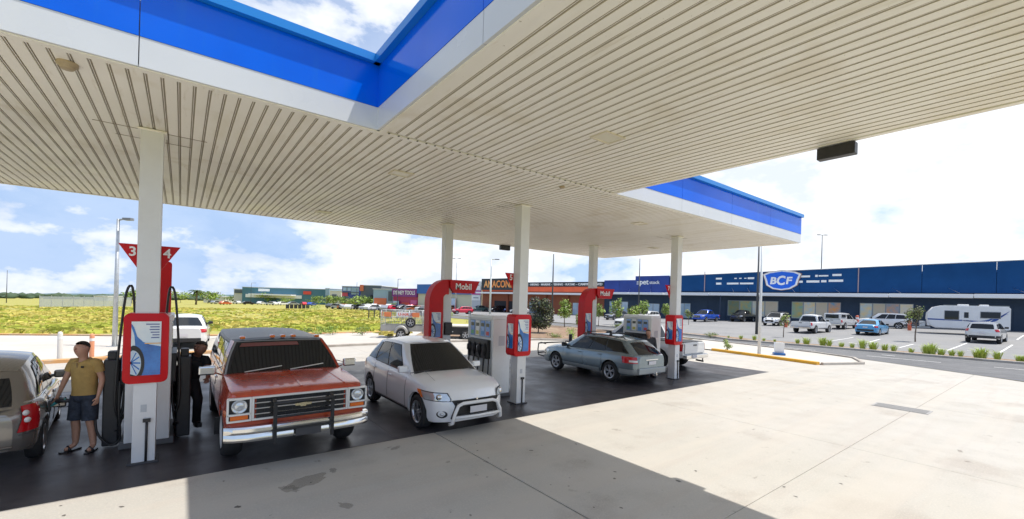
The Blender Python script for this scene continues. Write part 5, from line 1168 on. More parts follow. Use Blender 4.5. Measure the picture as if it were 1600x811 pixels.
window(ps, 48.2, 52.2, .2, 2.9, 3); window(ps, 42.0, 45.6, .1, 2.7, 3)
for t in (47.8, 43.6): mb = MB(); mb.bar((t,.3,5.3),(t-.9,2.2,4.6),.03,.03); mb.build('awning_stay', alloy_m, ps)
# outdoor store
os_ = fr(empty('outdoor_store', label='terracotta outdoor store with an ANACONDA sign and a charcoal word banner', cat='shop'))
seg(os_, 'wall', 53.45, 89.6, -26, 0, -3, 5.9, brick_dk); seg(os_, 'render_band', 53.45, 89.6, 0, .12, 4.62, 5.75, brick_or); seg(os_, 'roof', 53.5, 89.5, -25.5, -.3, 5.9, 6.1, sill_white)
seg(os_, 'banner_board', 53.45, 76.0, 0, .25, 5.72, 6.72, black_sign); seg(os_, 'sign_board', 76.0, 89.6, 0, .4, 4.95, 7.75, black_sign)
lettering(os_, 'BIKE · HIKING · MARINE - FISHING · KAYAK – CAMPING - 4WD', 64.4, 6.22, .46, letter_white, width=21.2, out=.26, bold=.015)
lettering(os_, 'ANACONDA', 82.4, 6.4, 1.75, mat('sign_orange', (.85,.24,.05), .4, c2=(.88,.45,.14), vscale=.5), width=12.4, out=.41, bold=.02)
for i in range(5): seg(os_, 'awning_section', 53.5+i*7.2, 53.44+(i+1)*7.2, .0, 2.4, 3.98, 4.34, awn_m, bev=.03)
for k, t in enumerate((56,62,68,74,80,86)): seg(os_, 'pier', t, t+.5, 0, .35, -2, 4.0, brick_dk)
window(os_, 69.5, 73.2, -.2, 2.3, 3); window(os_, 57.5, 61.0, -.1, 2.4, 3); seg(os_, 'entrance_recess', 77.5, 85, -.02, .03, -.6, 2.3, mat('dark_interior', (.02,.02,.025), .7))
# stacked tenancy sign beside it
tw = fr(empty('tenancy_sign', label='white stacked tenancy sign with a magenta panel left of the ANACONDA store', cat='sign'))
seg(tw, 'frame', 90.2, 93.8, -.3, 0, -2, 7.1, steel_m); seg(tw, 'white_board', 90.3, 93.7, 0, .1, 4.9, 6.9, panel_white); seg(tw, 'magenta_board', 90.3, 93.7, 0, .1, 3.7, 4.8, mat('magenta', (.45,.04,.32), .4)); seg(tw, 'white_board', 90.3, 93.7, 0, .1, 2.2, 3.5, panel_white)
mb = MB()
for z, w in ((6.1,2.4),(4.3,2.2),(2.9,2.0)): mb.box((92,.12,z),(w,.05,.34))
tag(mb.build('small_lettering', mat('grey_lettering', (.35,.37,.40), .5), tw), kind='stuff')
# hardware store (blue top, cream column)
hs = fr(empty('hardware_store', label='blue and yellow banded store with a cream wall behind the first arch sign', cat='shop'))
seg(hs, 'wall', 94.5, 119.8, -22, -.5, -4, 5.4, mat('cream_render', (.62,.60,.42), .8)); seg(hs, 'top_band', 94.5, 119.8, -.5, 0, 3.7, 6.5, mat('hardware_blue', (.01,.12,.42), .5)); seg(hs, 'logo_plate', 104.5, 109.5, 0, .1, 4.4, 5.9, mat('hardware_yellow', (.75,.55,.05), .5)); seg(hs, 'roof', 94.6, 119.7, -21.5, -1, 5.4, 5.6, sill_white)
window(hs, 100.5, 104.5, -2.2, 2.6, 2)
# tool store
ts = fr(empty('tool_store', label='low store with a purple SYDNEY TOOLS band above a magenta and red front', cat='shop'))
seg(ts, 'wall', 120, 134.5, -22, -.5, -4.5, 4.6, mat('tool_magenta', (.42,.02,.10), .5)); seg(ts, 'top_band', 120, 134.5, -.5, 0, 2.6, 5.2, mat('tool_purple', (.20,.02,.22), .5)); seg(ts, 'roof', 120.1, 134.4, -21.5, -1, 4.6, 4.8, sill_white)
lettering(ts, 'SYDNEY TOOLS', 127.2, 3.9, 1.25, letter_white, width=12.8, out=.02, bold=.008); seg(ts, 'entrance', 124.6, 129.0, -.48, -.4, -3.4, .8, mat('tool_red', (.60,.05,.02), .5)); window(ts, 130, 133.6, -2.2, 1.2, 2)
seg(ts, 'poster_panel', 120.4, 123.8, -.48, -.38, -.6, 1.6, mat('tool_pink', (.60,.10,.30), .5))

# far left group of buildings, each a box of real depth placed where its base line meets the ground
def px_building(nm, label, cat, x0, x1, ytop, Y, depth, bands, wins=(), base_drop=1.0):
    """faces the camera side; bands = [(name, fx0, fx1, ytop, ybot, material, out)] in photo rows"""
    a, b = at_depth(x0, 470, Y), at_depth(x1, 470, Y); a.z = b.z = 0; d = (b-a).normalized(); W = (b-a).length; r = empty(nm, (a.x,a.y,0), math.atan2(d.y,d.x), label, cat)
    zt = lambda px, py: at_depth(px, py, Y).z
    g = min(terrain(a.x,a.y), terrain(b.x,b.y)) - base_drop; mid = (x0+x1)/2
    MB().span((0,0,g),(W,depth,zt(mid,ytop))).build('wall', bands[0][5], r); MB().span((-.2,-.2,zt(mid,ytop)),(W+.2,depth,zt(mid,ytop)+.25)).build('roof', sill_white, r)
    for n, f0, f1, y0, y1, m, o in bands[1:]: MB().span((W*f0,-o,zt(mid,y1)),(W*f1,-.002,zt(mid,y0))).build(n, m, r)
    for f0, f1, y0, y1 in wins:
        w = MB().span((W*f0,-.06,zt(mid,y1)),(W*f1,.02,zt(mid,y0))).build('window', frame_m, r); MB().span((W*f0+.15,-.12,zt(mid,y1)+.15),(W*f1-.15,-.03,zt(mid,y0)-.15)).build('pane', glassw, w)
    return r
teal = mat('teal_cladding', (.06,.17,.22), .5); greyd = mat('dark_grey_cladding', (.10,.12,.14), .6); paleb = mat('pale_blue_cladding', (.30,.42,.50), .5); cream = mat('cream_wall', (.62,.60,.54), .7); bluegl = mat('blue_glass_wall', (.04,.07,.30), .2); oran = mat('orange_trim', (.62,.16,.07), .5)
px_building('showroom', 'long teal roofed showroom with a white and a red sign beyond the field', 'building', 378, 508, 450.5, 210, 40, [('wall',0,1,0,0,teal,0),('lower_wall',.05,.72,461,466,panel_white,.6),('white_sign',.20,.33,452,456,letter_white,.5),('red_sign',.74,.83,454,459,mat('sign_red',(.70,.07,.04),.5),.5),('forecourt_awning',.15,.65,460,462,awn_m,5)])
px_building('showroom_annex', 'grey gabled block at the left end of the teal showroom', 'building', 365, 382, 452, 214, 30, [('wall',0,1,0,0,cream,0),('upper_cladding',.1,.9,453,458,greyd,.4)])
px_building('pale_tower', 'narrow pale block at the right end of the teal showroom', 'building', 508, 514, 451, 205, 20, [('wall',0,1,0,0,paleb,0),('door',.2,.8,462,470,greyd,.3)])
px_building('low_warehouse', 'low pale warehouse between the teal showroom and the blue glass block', 'building', 515, 533, 455, 200, 20, [('wall',0,1,0,0,cream,0),('loading_door',.2,.6,460,467,greyd,.3)])
px_building('glass_block', 'blue glazed block with white panels beside the dark grey cube', 'building', 534, 561, 448, 160, 18, [('wall',0,1,0,0,bluegl,0),('white_panel',.56,.98,449,460,paleb,.4),('mid_rail',0,1,456,457.2,greyd,.6),('red_panel',.02,.35,457.5,463,mat('panel_red',(.50,.06,.10),.5),.3)], wins=((.05,.28,449,455),(.30,.53,449,455)))
px_building('dark_cube', 'dark grey cube shaped building with an orange corner sign', 'building', 563, 595, 446.5, 155, 22, [('wall',0,1,0,0,greyd,0),('orange_corner_sign',-.02,.14,445.5,455,oran,.6),('door',.5,.62,461,470,black_m,.3)])
px_building('pale_blue_store', 'pale blue grey store with a terracotta base left of the tool store', 'building', 583, 621, 452.5, 143, 24, [('wall',0,1,0,0,paleb,0),('terracotta_base',.05,.55,466,477,oran,.3),('dark_recess',.62,.78,455,470,greyd,.2)])
px_building('far_house', 'small white roofed house on the far left horizon', 'building', 146, 168, 463, 260, 12, [('wall',0,1,0,0,cream,0)], wins=((.2,.4,465,468),(.6,.8,465,468)))
px_building('far_shed', 'long pale shed on the far horizon right of the nearest column', 'building', 318, 352, 463.5, 240, 12, [('wall',0,1,0,0,cream,0)], wins=((.1,.3,465,468),(.5,.7,465,468)))
# hills and far wood on the horizon
def ridge(name, x0, x1, Y, base, amp, seed, m, yoff=0):
    mb = MB(); top, bot, back = [], [], []
    for i in range(81):
        px = x0 + (x1-x0)*i/80; py = base + yoff*i/80 - amp*(.5+.5*mnoise.noise(Vector((i*.11+seed, seed, 0)))) - amp*.25*mnoise.noise(Vector((i*.5, seed, 3)))
        t = at_depth(px, py, Y); bt = at_depth(px, 470, Y); q = at_depth(px, 470, Y*1.25); g = terrain(bt.x, bt.y)
        bot.append((bt.x,bt.y,g-3)); top.append(tuple(at_depth(px, py, Y*1.1))); back.append((q.x,q.y,g-20))
    mb.grid([bot, top, back]); o = mb.build(name, m); o['kind'] = 'structure'
ridge('hills', -500, 760, 1100, 457.5, 5, 2.0, mat('hill_green_blue', (.12,.19,.20), .95, c2=(.09,.15,.15), vscale=.01), 8)

# ------------------------------------------------------------------ plants
leaf_ms = [mat('leaf_mid_green', (.15,.24,.04), .6, var=.3, vscale=2), mat('leaf_light_green', (.27,.38,.06), .6, var=.25, vscale=2), mat('leaf_dark_green', (.045,.08,.022), .6, var=.3, vscale=2), mat('leaf_purple_grey', (.07,.065,.055), .55, var=.4, vscale=5), mat('leaf_olive', (.22,.23,.10), .6, var=.3, vscale=3)]
for m_ in leaf_ms:
    m_.node_tree.nodes['Principled BSDF'].inputs['Subsurface Weight'].default_value = 0
bark_m = mat('bark', (.16,.12,.09), .9, var=.3, vscale=8, bump=.4, bscale=30)
def crown_mesh(rx, rz, n, ls, seed, mats, lumps=7, open_=.0, bottom=.25):
    rnd = random.Random(seed); V, F, MI = [], [], []
    cs = []
    for k in range(lumps):
        a = rnd.uniform(0, 6.28); q = rnd.uniform(.15,.62); cs.append((Vector((math.cos(a)*q*rx, math.sin(a)*q*rx, rnd.uniform(-.45,.6)*rz)), rnd.uniform(.38,.58)))
    for i in range(n):
        c, rr = cs[i % lumps]; d = Vector((rnd.gauss(0,1), rnd.gauss(0,1), rnd.gauss(0,1))).normalized(); t = rnd.random()**.45
        p = c + Vector((d.x*rx, d.y*rx, d.z*rz))*rr*t
        if p.z < -rz*(1-bottom): p.z *= .7
        nrm = (d + Vector((rnd.gauss(0,.6), rnd.gauss(0,.6), rnd.gauss(0,.6)+.3))).normalized(); u = nrm.orthogonal().normalized(); w = nrm.cross(u); an = rnd.uniform(0, 6.28); u2 = u*math.cos(an)+w*math.sin(an); w2 = nrm.cross(u2); s = ls*rnd.uniform(.6,1.35)
        b = len(V); V += [p-u2*s, p+w2*s*.45, p+u2*s, p-w2*s*.45]; F.append((b,b+1,b+2,b+3)); MI.append(0 if rnd.random() < .55 else (1 if rnd.random() < .6 or len(mats) < 3 else 2))
    me = bpy.data.meshes.new('crown'); me.from_pydata([tuple(v) for v in V], [], F)
    for m in mats: me.materials.append(m)
    for p, k in zip(me.polygons, MI): p.material_index = min(k, len(mats)-1)
    return me
def trunk_mesh(h, r, seed, limbs=4, spread=.5):
    rnd = random.Random(seed); mb = MB(); pts = [(rnd.uniform(-.04,.04)*h*t, rnd.uniform(-.04,.04)*h*t, h*t) for t in (0,.3,.6,1)]; mb.tube([(0,0,-.1)]+pts, [r*1.2,r,r*.85,r*.7,r*.45], 8)
    for k in range(limbs):
        a = 6.28*k/limbs+rnd.uniform(-.4,.4); z = h*rnd.uniform(.55,.95); L = h*spread; mb.tube([(0,0,z),(math.cos(a)*L*.5,math.sin(a)*L*.5,z+L*.35),(math.cos(a)*L,math.sin(a)*L,z+L*.6)],[r*.5,r*.35,r*.12],5)
    return mb.mesh('trunk', bark_m)
CROWNS = {}
def plant(nm, px, py, hpx, kind, label, cat, group=None, wpx=None, trunk_f=.35, n=500, seed=0, mats=(0,1,2), Y=None, lean=0, big=0):
    c = spot(px, py) if Y is None else col_at(px, Y); X_, Yd = to_cam(c.x, c.y); H_ = hpx*Yd/FPX; Wd = (wpx or hpx*.8)*Yd/FPX
    r = empty(nm, (c.x,c.y,c.z), random.uniform(0,6.28), label, cat, group); th = H_*trunk_f; ch = H_-th*.8
    ls = max(.05, .030*H_ if n > 700 else (.085 if big else .05)*H_)
    cm = crown_mesh(Wd*.5*1.05, ch*.5*1.1, n, ls, seed+int(px), [leaf_ms[k] for k in mats], lumps=8); o = link('crown' if trunk_f > .02 else 'foliage', cm, r); o.location.z = th*.8+ch*.5
    if trunk_f > 0: link('trunk', trunk_mesh(th+ch*.35, max(.03,H_*.018), seed, spread=.32), r)
    return r
plant('shrub', 841, 521, 60, 0, 'tall dark grey green shrub behind the second column', 'shrub', wpx=50, trunk_f=.04, n=6500, seed=3, mats=(3,2,4))
yt = [(882,512,44,26),(935,510,34,22),(962,508,40,22),(990,523,46,26),(1003,505,34,20),(1040,505,30,18),(905,517,26,16)]
yl = ['young light green tree left of the farthest arch sign','small pale tree right of the farthest arch sign','spindly tree in front of the pet store window','bushy yellow green sapling above the green wagon','small round sapling left of the pet store door','young tree in front of the pet store door','low sapling at the foot of the farthest arch sign']
for i, ((a, b, h, w), l) in enumerate(zip(yt, yl)): plant('young_tree', a, b, h, 0, l, 'tree', 'young trees in front of the shops', wpx=w, trunk_f=.32, n=620, seed=i+5, mats=(1,4,0))
plant('young_tree', 1430, 535, 56, 0, 'slender pale olive tree in the car park island beside the caravan', 'tree', wpx=30, trunk_f=.42, n=800, seed=44, mats=(4,3,1))
plant('young_tree', 1076, 508, 28, 0, 'thin pale sapling left of the bright blue ute', 'tree', wpx=16, trunk_f=.45, n=240, seed=51, mats=(4,1,3))
plant('young_tree', 1224, 528, 40, 0, 'spindly pale sapling in front of the white four wheel drive', 'tree', wpx=16, trunk_f=.5, n=200, seed=54, mats=(4,1,3))
plant('palm_sapling', 2, 2, 2, 0, 'x', 'x') if False else None
# row of round trees along the far car park
rowt = [(206,474,24,28),(313,470,16,24),(332,474,22,30),(344,472,12,22),(360,474,13,26),(378,474,13,24),(398,474,13,22),(420,475,18,30),(446,476,12,22),(468,475,12,18),(492,477,15,26),(510,478,17,24),(524,478,15,22),(540,481,18,26),(553,482,20,26),(571,480,18,22),(590,480,16,14),(282,473,17,26),(600,480,8,12),(616,482,9,14),(652,482,9,12)]
wh = ['alone at the left of the nearest column','behind the palm','under the palm','right of the palm','in front of the showroom annex','at the left corner of the teal showroom','before the white showroom sign','largest in front of the teal showroom','small one before the showroom awning','low one near the showroom middle','left of the red showroom sign','under the red showroom sign','before the low warehouse','left in front of the glass block','brightest in front of the glass block','before the dark cube','before the pale blue store','just right of the nearest column','left of the tool store','before the tool store posters','before the hardware store']
for i, ((a, b, h, w), l) in enumerate(zip(rowt, wh)): plant('roadside_tree', a, b, h, 0, 'round leafy tree '+l, 'tree', 'trees along the far car park', wpx=w*1.25, trunk_f=.18, n=420, seed=i+70, big=1, mats=((1,0,2),(0,1,2),(1,4,0))[i % 3])
# palm
c = spot(306, 476); pr_ = empty('palm_tree', tuple(c), 0, 'tall palm tree with drooping fronds above the far tree row', 'palm tree'); Hp = 27*to_cam(c.x,c.y)[1]/FPX
mb = MB(); mb.tube([(0,0,-.2),(.2,0,Hp*.4),(.1,0,Hp*.8)],[.35,.25,.2],8); mb.build('trunk', bark_m, pr_)
for k in range(15):
    a = 6.28*k/15 + random.uniform(-.15,.15); L = Hp*random.uniform(.36,.5); up = random.uniform(.0,.5); rows = []
    mb = MB()
    for i in range(7):
        t = i/6; x, z = L*t, Hp*.8 + L*(up*t*1.4 - .75*t*t); w = L*.13*math.sin(math.pi*min(1,t*.9+.08)); ca, sa = math.cos(a), math.sin(a)
        rows.append([(ca*x-sa*w, sa*x+ca*w, z-w*.5), (ca*x, sa*x, z), (ca*x+sa*w, sa*x-ca*w, z-w*.5)])
    mb.grid(rows, smooth=False); mb.build('frond', leaf_ms[2], pr_)
# hedge-like masses further off
rnd = random.Random(5); mb = MB()
for i in range(330):
    px = rnd.uniform(-60, 660); Yd = rnd.uniform(330, 520); c = col_at(px, Yd); h = rnd.uniform(3,6)
    mb.ball((c.x,c.y,c.z+h*.3), h*.62, 1, (1.5,1.5,rnd.uniform(.55,.95)))
for v in mb.bm.verts: v.co += Vector((rnd.uniform(-1,1),rnd.uniform(-1,1),rnd.uniform(-1,1)))*.9
tag(mb.build('far_woodland', mat('far_wood', (.055,.09,.045), .95, c2=(.085,.12,.07), vscale=.05)), 'dark green line of distant woodland along the horizon behind the field', kind='stuff')
# grass clumps on the verge, shrubs by the forecourt
def clump_mesh(seed, n=110, h=.75, w=.5):
    rnd = random.Random(seed); mb = MB()
    for i in range(n):
        a = rnd.uniform(0,6.28); r0 = rnd.uniform(0,.16)*w*2; L = h*rnd.uniform(.5,1.05); sp = rnd.uniform(.15,.8)*w; ca, sa = math.cos(a), math.sin(a); wd = .014
        b = Vector((ca*r0,sa*r0,0)); m_ = b+Vector((ca*sp*.45,sa*sp*.45,L*.75)); e = b+Vector((ca*sp,sa*sp,L*rnd.uniform(.75,1))); s_ = Vector((-sa,ca,0))*wd
        mb.quad(b-s_, b+s_, m_+s_*.8, m_-s_*.8); mb.quad(m_-s_*.8, m_+s_*.8, e+s_*.1, e-s_*.1)
    return mb.mesh('blades', [mat('clump_green', (.42,.52,.09), .7, var=.15, vscale=3)])
cms = [clump_mesh(k, h=.72+.08*k) for k in range(3)]; 
vpts = [Vector((39.2,-26,0)),Vector((37.35,-14,0)),Vector((36.25,-7,0)),Vector((35.5,0,0)),Vector((34.6,7,0)),Vector((35.5,10,0)),Vector((36.5,14.5,0))]
wanted = [1195,1212,1247,1262,1284,1297,1316,1336,1350,1366,1384,1401,1425,1447,1456,1468,1487,1500,1530,1540,1560,1595,1598,1160,1140,1178]
px_prev = []
for i, px in enumerate(sorted(wanted)):
    # walk the verge line until this column of the photo is met
    best = None
    for a, b in zip(vpts, vpts[1:]):
        for k in range(60):
            q = a.lerp(b, k/60); X_, Yd = to_cam(q.x, q.y); e = abs(800+X_/Yd*FPX - px)
            if best is None or e < best[0]: best = (e, q)
    q = best[1]; s = (.5,.8,.88,.66,.55)[i % 5] * (1 if px > 1230 else .6); r = empty('grass_clump', (q.x, q.y+random.uniform(-.1,.1), terrain(q.x,q.y)+.07), random.uniform(0,6.28), None, 'grass clump', 'green grass clumps along the car park kerb'); r.scale = (s*1.25,s*1.25,s)
    near = {0:'at the far left end of the kerb planting'}.get(i); r['label'] = 'grass clump number'; link('blades', cms[i % 3], r); px_prev.append(r)
ords = ['under the tall white lamp pole','left of the a-frame sign','behind the a-frame sign','right of the a-frame sign, small','below the double lamp pole','below the white dual cab ute front wheel','below the white ute tailgate','below the white ute rear wheel','between the white ute and the light blue sedan','left and below the light blue sedan','tall one below the light blue sedan','below the light blue sedan bonnet','below the white wagon rear wheel','left of the slender olive tree','just left of the olive tree foot','just right of the olive tree foot','below the caravan door','tall one below the caravan wheels','below the caravan stripe','left of the small white suv','directly below the small white suv','right below the small white suv','between the suv and the right edge','low one near the right edge','near the right edge, second to last','cut by the right edge']
for r, l in zip(px_prev, ords): r['label'] = 'green grass clump on the kerb ' + l
def low_shrub(px, py, hpx, wpx, label, mats, n=420, group='low shrubs around the forecourt'):
    return plant('low_shrub', px, py, hpx, 0, label, 'shrub', group, wpx=wpx, trunk_f=.01, n=n, seed=int(px), mats=mats)
for a, b, h, w, l, m in ((500,523,10,22,'low shrub behind the red wagon roof','101'),(480,521,7,16,'small sprig left behind the red wagon roof','141'),(520,524,12,20,'spiky shrub right of the wagon roof lights','101'),(566,525,12,30,'wide low shrub left of the caged trailer','014'),(322,522,20,16,'green shrub beside the white sedan','140'),(1137,549,14,16,'round yellow green shrub at the end of the yellow kerb','144'),
    (700,500,10,18,'low green shrub under the red hatchback','101'),(742,512,14,26,'dark spiky shrub left of the second pump','024'),(760,514,12,20,'grey green shrub behind the second pump','043'),(862,528,8,26,'low yellow grass at the foot of the dark shrub','414'),(893,532,16,20,'green sapling clump by the arch sign','110'),(492,487,10,26,'rounded green mound bush at the field edge','110'),(655,508,8,22,'green weeds behind the second trailer','141'),(970,516,10,26,'low grass patch before the shops','411'),(1110,528,7,20,'dry grass tuft on the island','414')):
    low_shrub(a, b, h*1.35, w*1.25, l, tuple(int(k) for k in m), n=320)
# field grass: tufts as one mass
rnd = random.Random(11); V, F, MI = [], [], []
for i in range(13000):
    px = rnd.uniform(-60, 640); Yd = 24 + 85*rnd.random()**1.8; c = col_at(px, Yd)
    if c.y < 25.8 - .12*max(0, c.x) and c.x < 11: continue
    if mnoise.noise(Vector((c.x*.06, c.y*.06, 1))) + rnd.uniform(-.4,.4) < -.25: continue
    h = rnd.uniform(.08,.24); a = rnd.uniform(0,3.14); w = rnd.uniform(.10,.3)*(1+Yd/60); dx, dy = math.cos(a)*w, math.sin(a)*w; b = len(V)
    V += [(c.x-dx,c.y-dy,c.z-.03),(c.x+dx,c.y+dy,c.z-.03),(c.x+dx*.5+rnd.uniform(-.1,.1),c.y+dy*.5,c.z+h*rnd.uniform(.6,1)),(c.x-dx*.6,c.y-dy*.6+rnd.uniform(-.1,.1),c.z+h)]; F.append((b,b+1,b+2,b+3)); MI.append(0 if mnoise.noise(Vector((c.x*.09,c.y*.09,7)))+rnd.uniform(-.3,.3) > .05 else 1)
me = bpy.data.meshes.new('field_grass_tufts'); me.from_pydata(V, [], F); me.materials.append(mat('grass_green_blade', (.42,.45,.07), .8, var=.2, vscale=.5)); me.materials.append(mat('grass_straw_blade', (.58,.50,.13), .8, var=.2, vscale=.5))
for p, k in zip(me.polygons, MI): p.material_index = k
tag(link('field_grass', me), 'long bright green and straw grass covering the field', kind='stuff')

# ------------------------------------------------------------------ poles
def lamp_pole(px, py, ytop, label, m, arm=1, r0=.09, Y=None, armlen=1.4):
    c = spot(px, py) if Y is None else col_at(px, Y); X_, Yd = to_cam(c.x, c.y); top = (CAM + ray(px, ytop)*Yd).z - c.z
    r = empty('street_lamp', tuple(c), -TH, label, 'street lamp', 'lamp poles around the site'); mb = MB(); mb.tube([(0,0,-.1),(0,0,top)], [r0,r0*.55], 10); mb.build('pole', m, r)
    MB().box((0,0,.02),(r0*4,r0*4,.04)).build('base_plate', steel_m, r)
    for s in ((1,), (1,-1), ())[{1:0,2:1,0:2}[arm]]:
        mb = MB(); mb.tube([(0,0,top-.05),(s*armlen*.5,0,top+.02),(s*armlen*.6,0,top)], r0*.4, 6); mb.build('arm', m, r)
        mb = MB(); mb.prism([(armlen*.45,-.12),(armlen,-.10),(armlen*1.05,0),(armlen,.10),(armlen*.45,.12)], top-.05, top+.05, Matrix.Rotation(0 if s > 0 else math.pi, 4, 'Z')); mb.build('lamp_head', black_m if m != steel_m else mat('lamp_head_grey',(.20,.21,.22),.4), r)
    return r
polegrey = mat('pole_dark', (.06,.065,.07), .5)
lamp_pole(179, 542, 342, 'pale steel lamp pole with one arm left of the nearest column', steel_m, 1, .10, armlen=.62)
lamp_pole(1186, 555, 375, 'white lamp pole rising from the right hand island past the shield sign', mat('pole_white',(.66,.68,.68),.4), 0, .085)
lamp_pole(1182, 523, 385, 'dark lamp pole beside the white one', polegrey, 0, .12)
lamp_pole(1281, 500, 367, 'tall dark lamp pole with two heads in front of the blue store', polegrey, 2, .10, armlen=.9)
lamp_pole(766, 492, 405, 'white lamp pole in front of the ANACONDA sign', mat('pole_white',(.66,.68,.68),.4), 1, .16, Y=62, armlen=1.1)
lamp_pole(712, 490, 404, 'thin grey lamp pole right of the first arch sign', steel_m, 2, .12, Y=85, armlen=.8)
lamp_pole(863, 500, 397, 'thin dark lamp pole right of the dark shrub', polegrey, 0, .12, Y=58)
lamp_pole(998, 500, 404, 'thin dark lamp pole in front of the pet store', polegrey, 0, .10, Y=62)
lamp_pole(621, 482, 436, 'slim lamp pole before the tool store', polegrey, 1, .12, Y=110, armlen=.8)
lamp_pole(557, 478, 441, 'slim pole before the glass block', polegrey, 0, .12, Y=140)
lamp_pole(10, 478, 422, 'far lamp pole near the left edge', polegrey, 0, .12, Y=150)
lamp_pole(392, 470, 442, 'tiny lamp pole before the teal showroom', polegrey, 1, .12, Y=190, armlen=2)
# screen fence in the field
f0 = col_at(62, 95); f1 = col_at(205, 112); d = (f1-f0); d.z = 0; L = d.length; r = empty('screen_fence', tuple(f0), math.atan2(d.y,d.x), 'tall grey see-through screen fence standing in the left of the field', 'fence')
scr = mat('screen_mesh', (.42,.46,.48), .7, alpha=.55)
n = 9
for i in range(n+1): MB().box((L*i/n,0,1.0),(.09,.09,3.4)).build('post', steel_m, r)
for i in range(n): MB().box((L*(i+.5)/n,0,1.35),(L/n-.12,.02,2.3)).build('mesh_panel', scr, r)
# low rail fence at the near edge of the shops' car park
f0 = spot(576, 497); f1 = spot(668, 500); d = f1-f0; d.z = 0; L = d.length; r = empty('rail_fence', tuple(f0), math.atan2(d.y,d.x), 'low fence of dark posts and wires behind the trailers', 'fence'); n = 10
for i in range(n+1): MB().box((L*i/n,0,.6),(.10,.10,1.3)).build('post', polegrey, r)
for z in (.35,.75,1.15): mb = MB(); mb.bar((0,0,z),(L,0,z),.03,.03); mb.build('rail', polegrey, r)
# dark hoarding by the far boats
f0 = spot(446, 482); f1 = spot(484, 482); d = f1-f0; d.z = 0; L = d.length; r = empty('low_barrier', tuple(f0), math.atan2(d.y,d.x), 'long low black barrier at the far edge of the field', 'barrier')
for i in range(6): MB().span((L*i/6+.1,0,-.2),(L*(i+1)/6-.1,.3,1.1)).build('panel', black_m, r)
for i, (px, py, h) in enumerate(((1339,513,1.5),(1421,517,1.6),(1592,516,1.7),(1228,512,1.3))):
    c = spot(px, py); r = empty('car_park_bollard', tuple(c), 0, 'orange red bollard in front of the blue store ' + ('left of the white wagon','right of the white wagon','near the right edge','behind the white four wheel drive')[i], 'bollard', 'orange bollards in front of the blue store'); mb = MB(); mb.lathe([(.16,-.1),(.16,h-.1),(.1,h),(0,h)], n=12); mb.build('post', mat('bollard_red',(.60,.13,.06),.5), r); mb = MB(); mb.lathe([(.165,h*.7),(.165,h*.85)], n=12); mb.build('band', letter_white, r)
# parking bays
pb = []
for a, b in (((1405,544.5),(1427,539)), ((1480,549),(1511,537)), ((1557,555),(1582,540)), ((1346,539),(1375,531)), ((1286,536),(1334,528)), ((1589,532),(1600,525)), ((1400,538),(1440,541)), ((1325,536),(1346,539)), ((1447,543),(1480,548)), ((1511,549),(1556,553)), ((1378,556),(1398,558)) ):
    p, q = spot(*a), spot(*b); dash((p.x,p.y),(q.x,q.y),.12,.058,'parking_line')
# ------------------------------------------------------------------ cars in the car parks
def paint(nm, c, metal=.2): return mat(nm, c, .25, metal, var=.02, vscale=2, coat=.8)
p_white = wht; p_blue = paint('bright_blue_paint', (.01,.08,.48)); p_black = paint('black_paint', (.014,.014,.016)); p_lblue = paint('light_blue_paint', (.07,.33,.62)); p_silver = paint('silver_paint', (.42,.43,.45), .6); p_redc = paint('red_car_paint', (.60,.01,.04)); p_green = paint('grey_green_paint', (.10,.17,.15)); p_pearl = paint('pearl_white_paint', (.66,.66,.65)); p_dark = paint('dark_grey_paint', (.06,.065,.07)); p_orange = paint('orange_car_paint', (.62,.13,.04))
def suv_spec(h=1.68, L=4.6):
    k = L/4.6; return dict(x0=-2.3*k, x1=2.3*k, rw=.36, ra=.41, wd=.23, track=.90, wheels=(-1.38*k, 1.42*k),
    w=((-2.3*k,.66),(-2.2*k,.82),(-1.9*k,.90),(1.4*k,.90),(1.95*k,.84),(2.15*k,.72),(2.3*k,.52)),
    belt=((-2.3*k,1.0),(-1.9*k,1.08),(.8*k,1.03),(1.4*k,1.0),(2.0*k,.90),(2.3*k,.68)),
    top=((-2.3*k,1.02),(-1.9*k,1.10),(.9*k,1.10),(1.2*k,1.08),(1.8*k,1.0),(2.1*k,.92),(2.3*k,.74)),
    sill=((-2.3*k,.42),(-2.0*k,.34),(2.0*k,.32),(2.3*k,.36)),
    gh=dict(A=1.05*k, B=.32*k, C=-1.95*k, D=-2.22*k, zr=h-.04, wr=.66, drop=.04, peak=.4, crown=.045, bf=.18, br=.06, rq=(.10,.86,.86,.84), win=[(.13,.40,.39,.18,.06,.86),(.42,.64,.64,.41,.06,.86),(.66,.93,.92,.66,.08,.84)]),
    mirror=(.85*k,1.14,black_m), wraps=[('headlight',1.75*k,2.2*k,.74,.86,clear_m), ('tail_lamp',-2.29*k,-2.05*k,.86,1.05,tail_m,dict(o=.014)), ('cladding',-2.28*k,-1.80*k,.40,.58,black_m,dict(o=.012)), ('cladding',1.82*k,2.26*k,.36,.54,black_m,dict(o=.012))])
def front_bits(r, S, z=.62, h=.26):
    x = S['x1']; fbox('grille', r, x-.02, 0, z, .06, .9, h, trim_black); fbox('number_plate', r, x+.02, 0, z-.12, .02, .36, .11, plate_m)
def rear_bits(r, S, z=.75): fbox('number_plate', r, S['x0']-.02, 0, z, .02, .36, .11, plate_m); fbox('rear_bumper', r, S['x0']+.03, 0, .48, .10, S['w'][0][1]*2, .18, black_m, bev=.02)
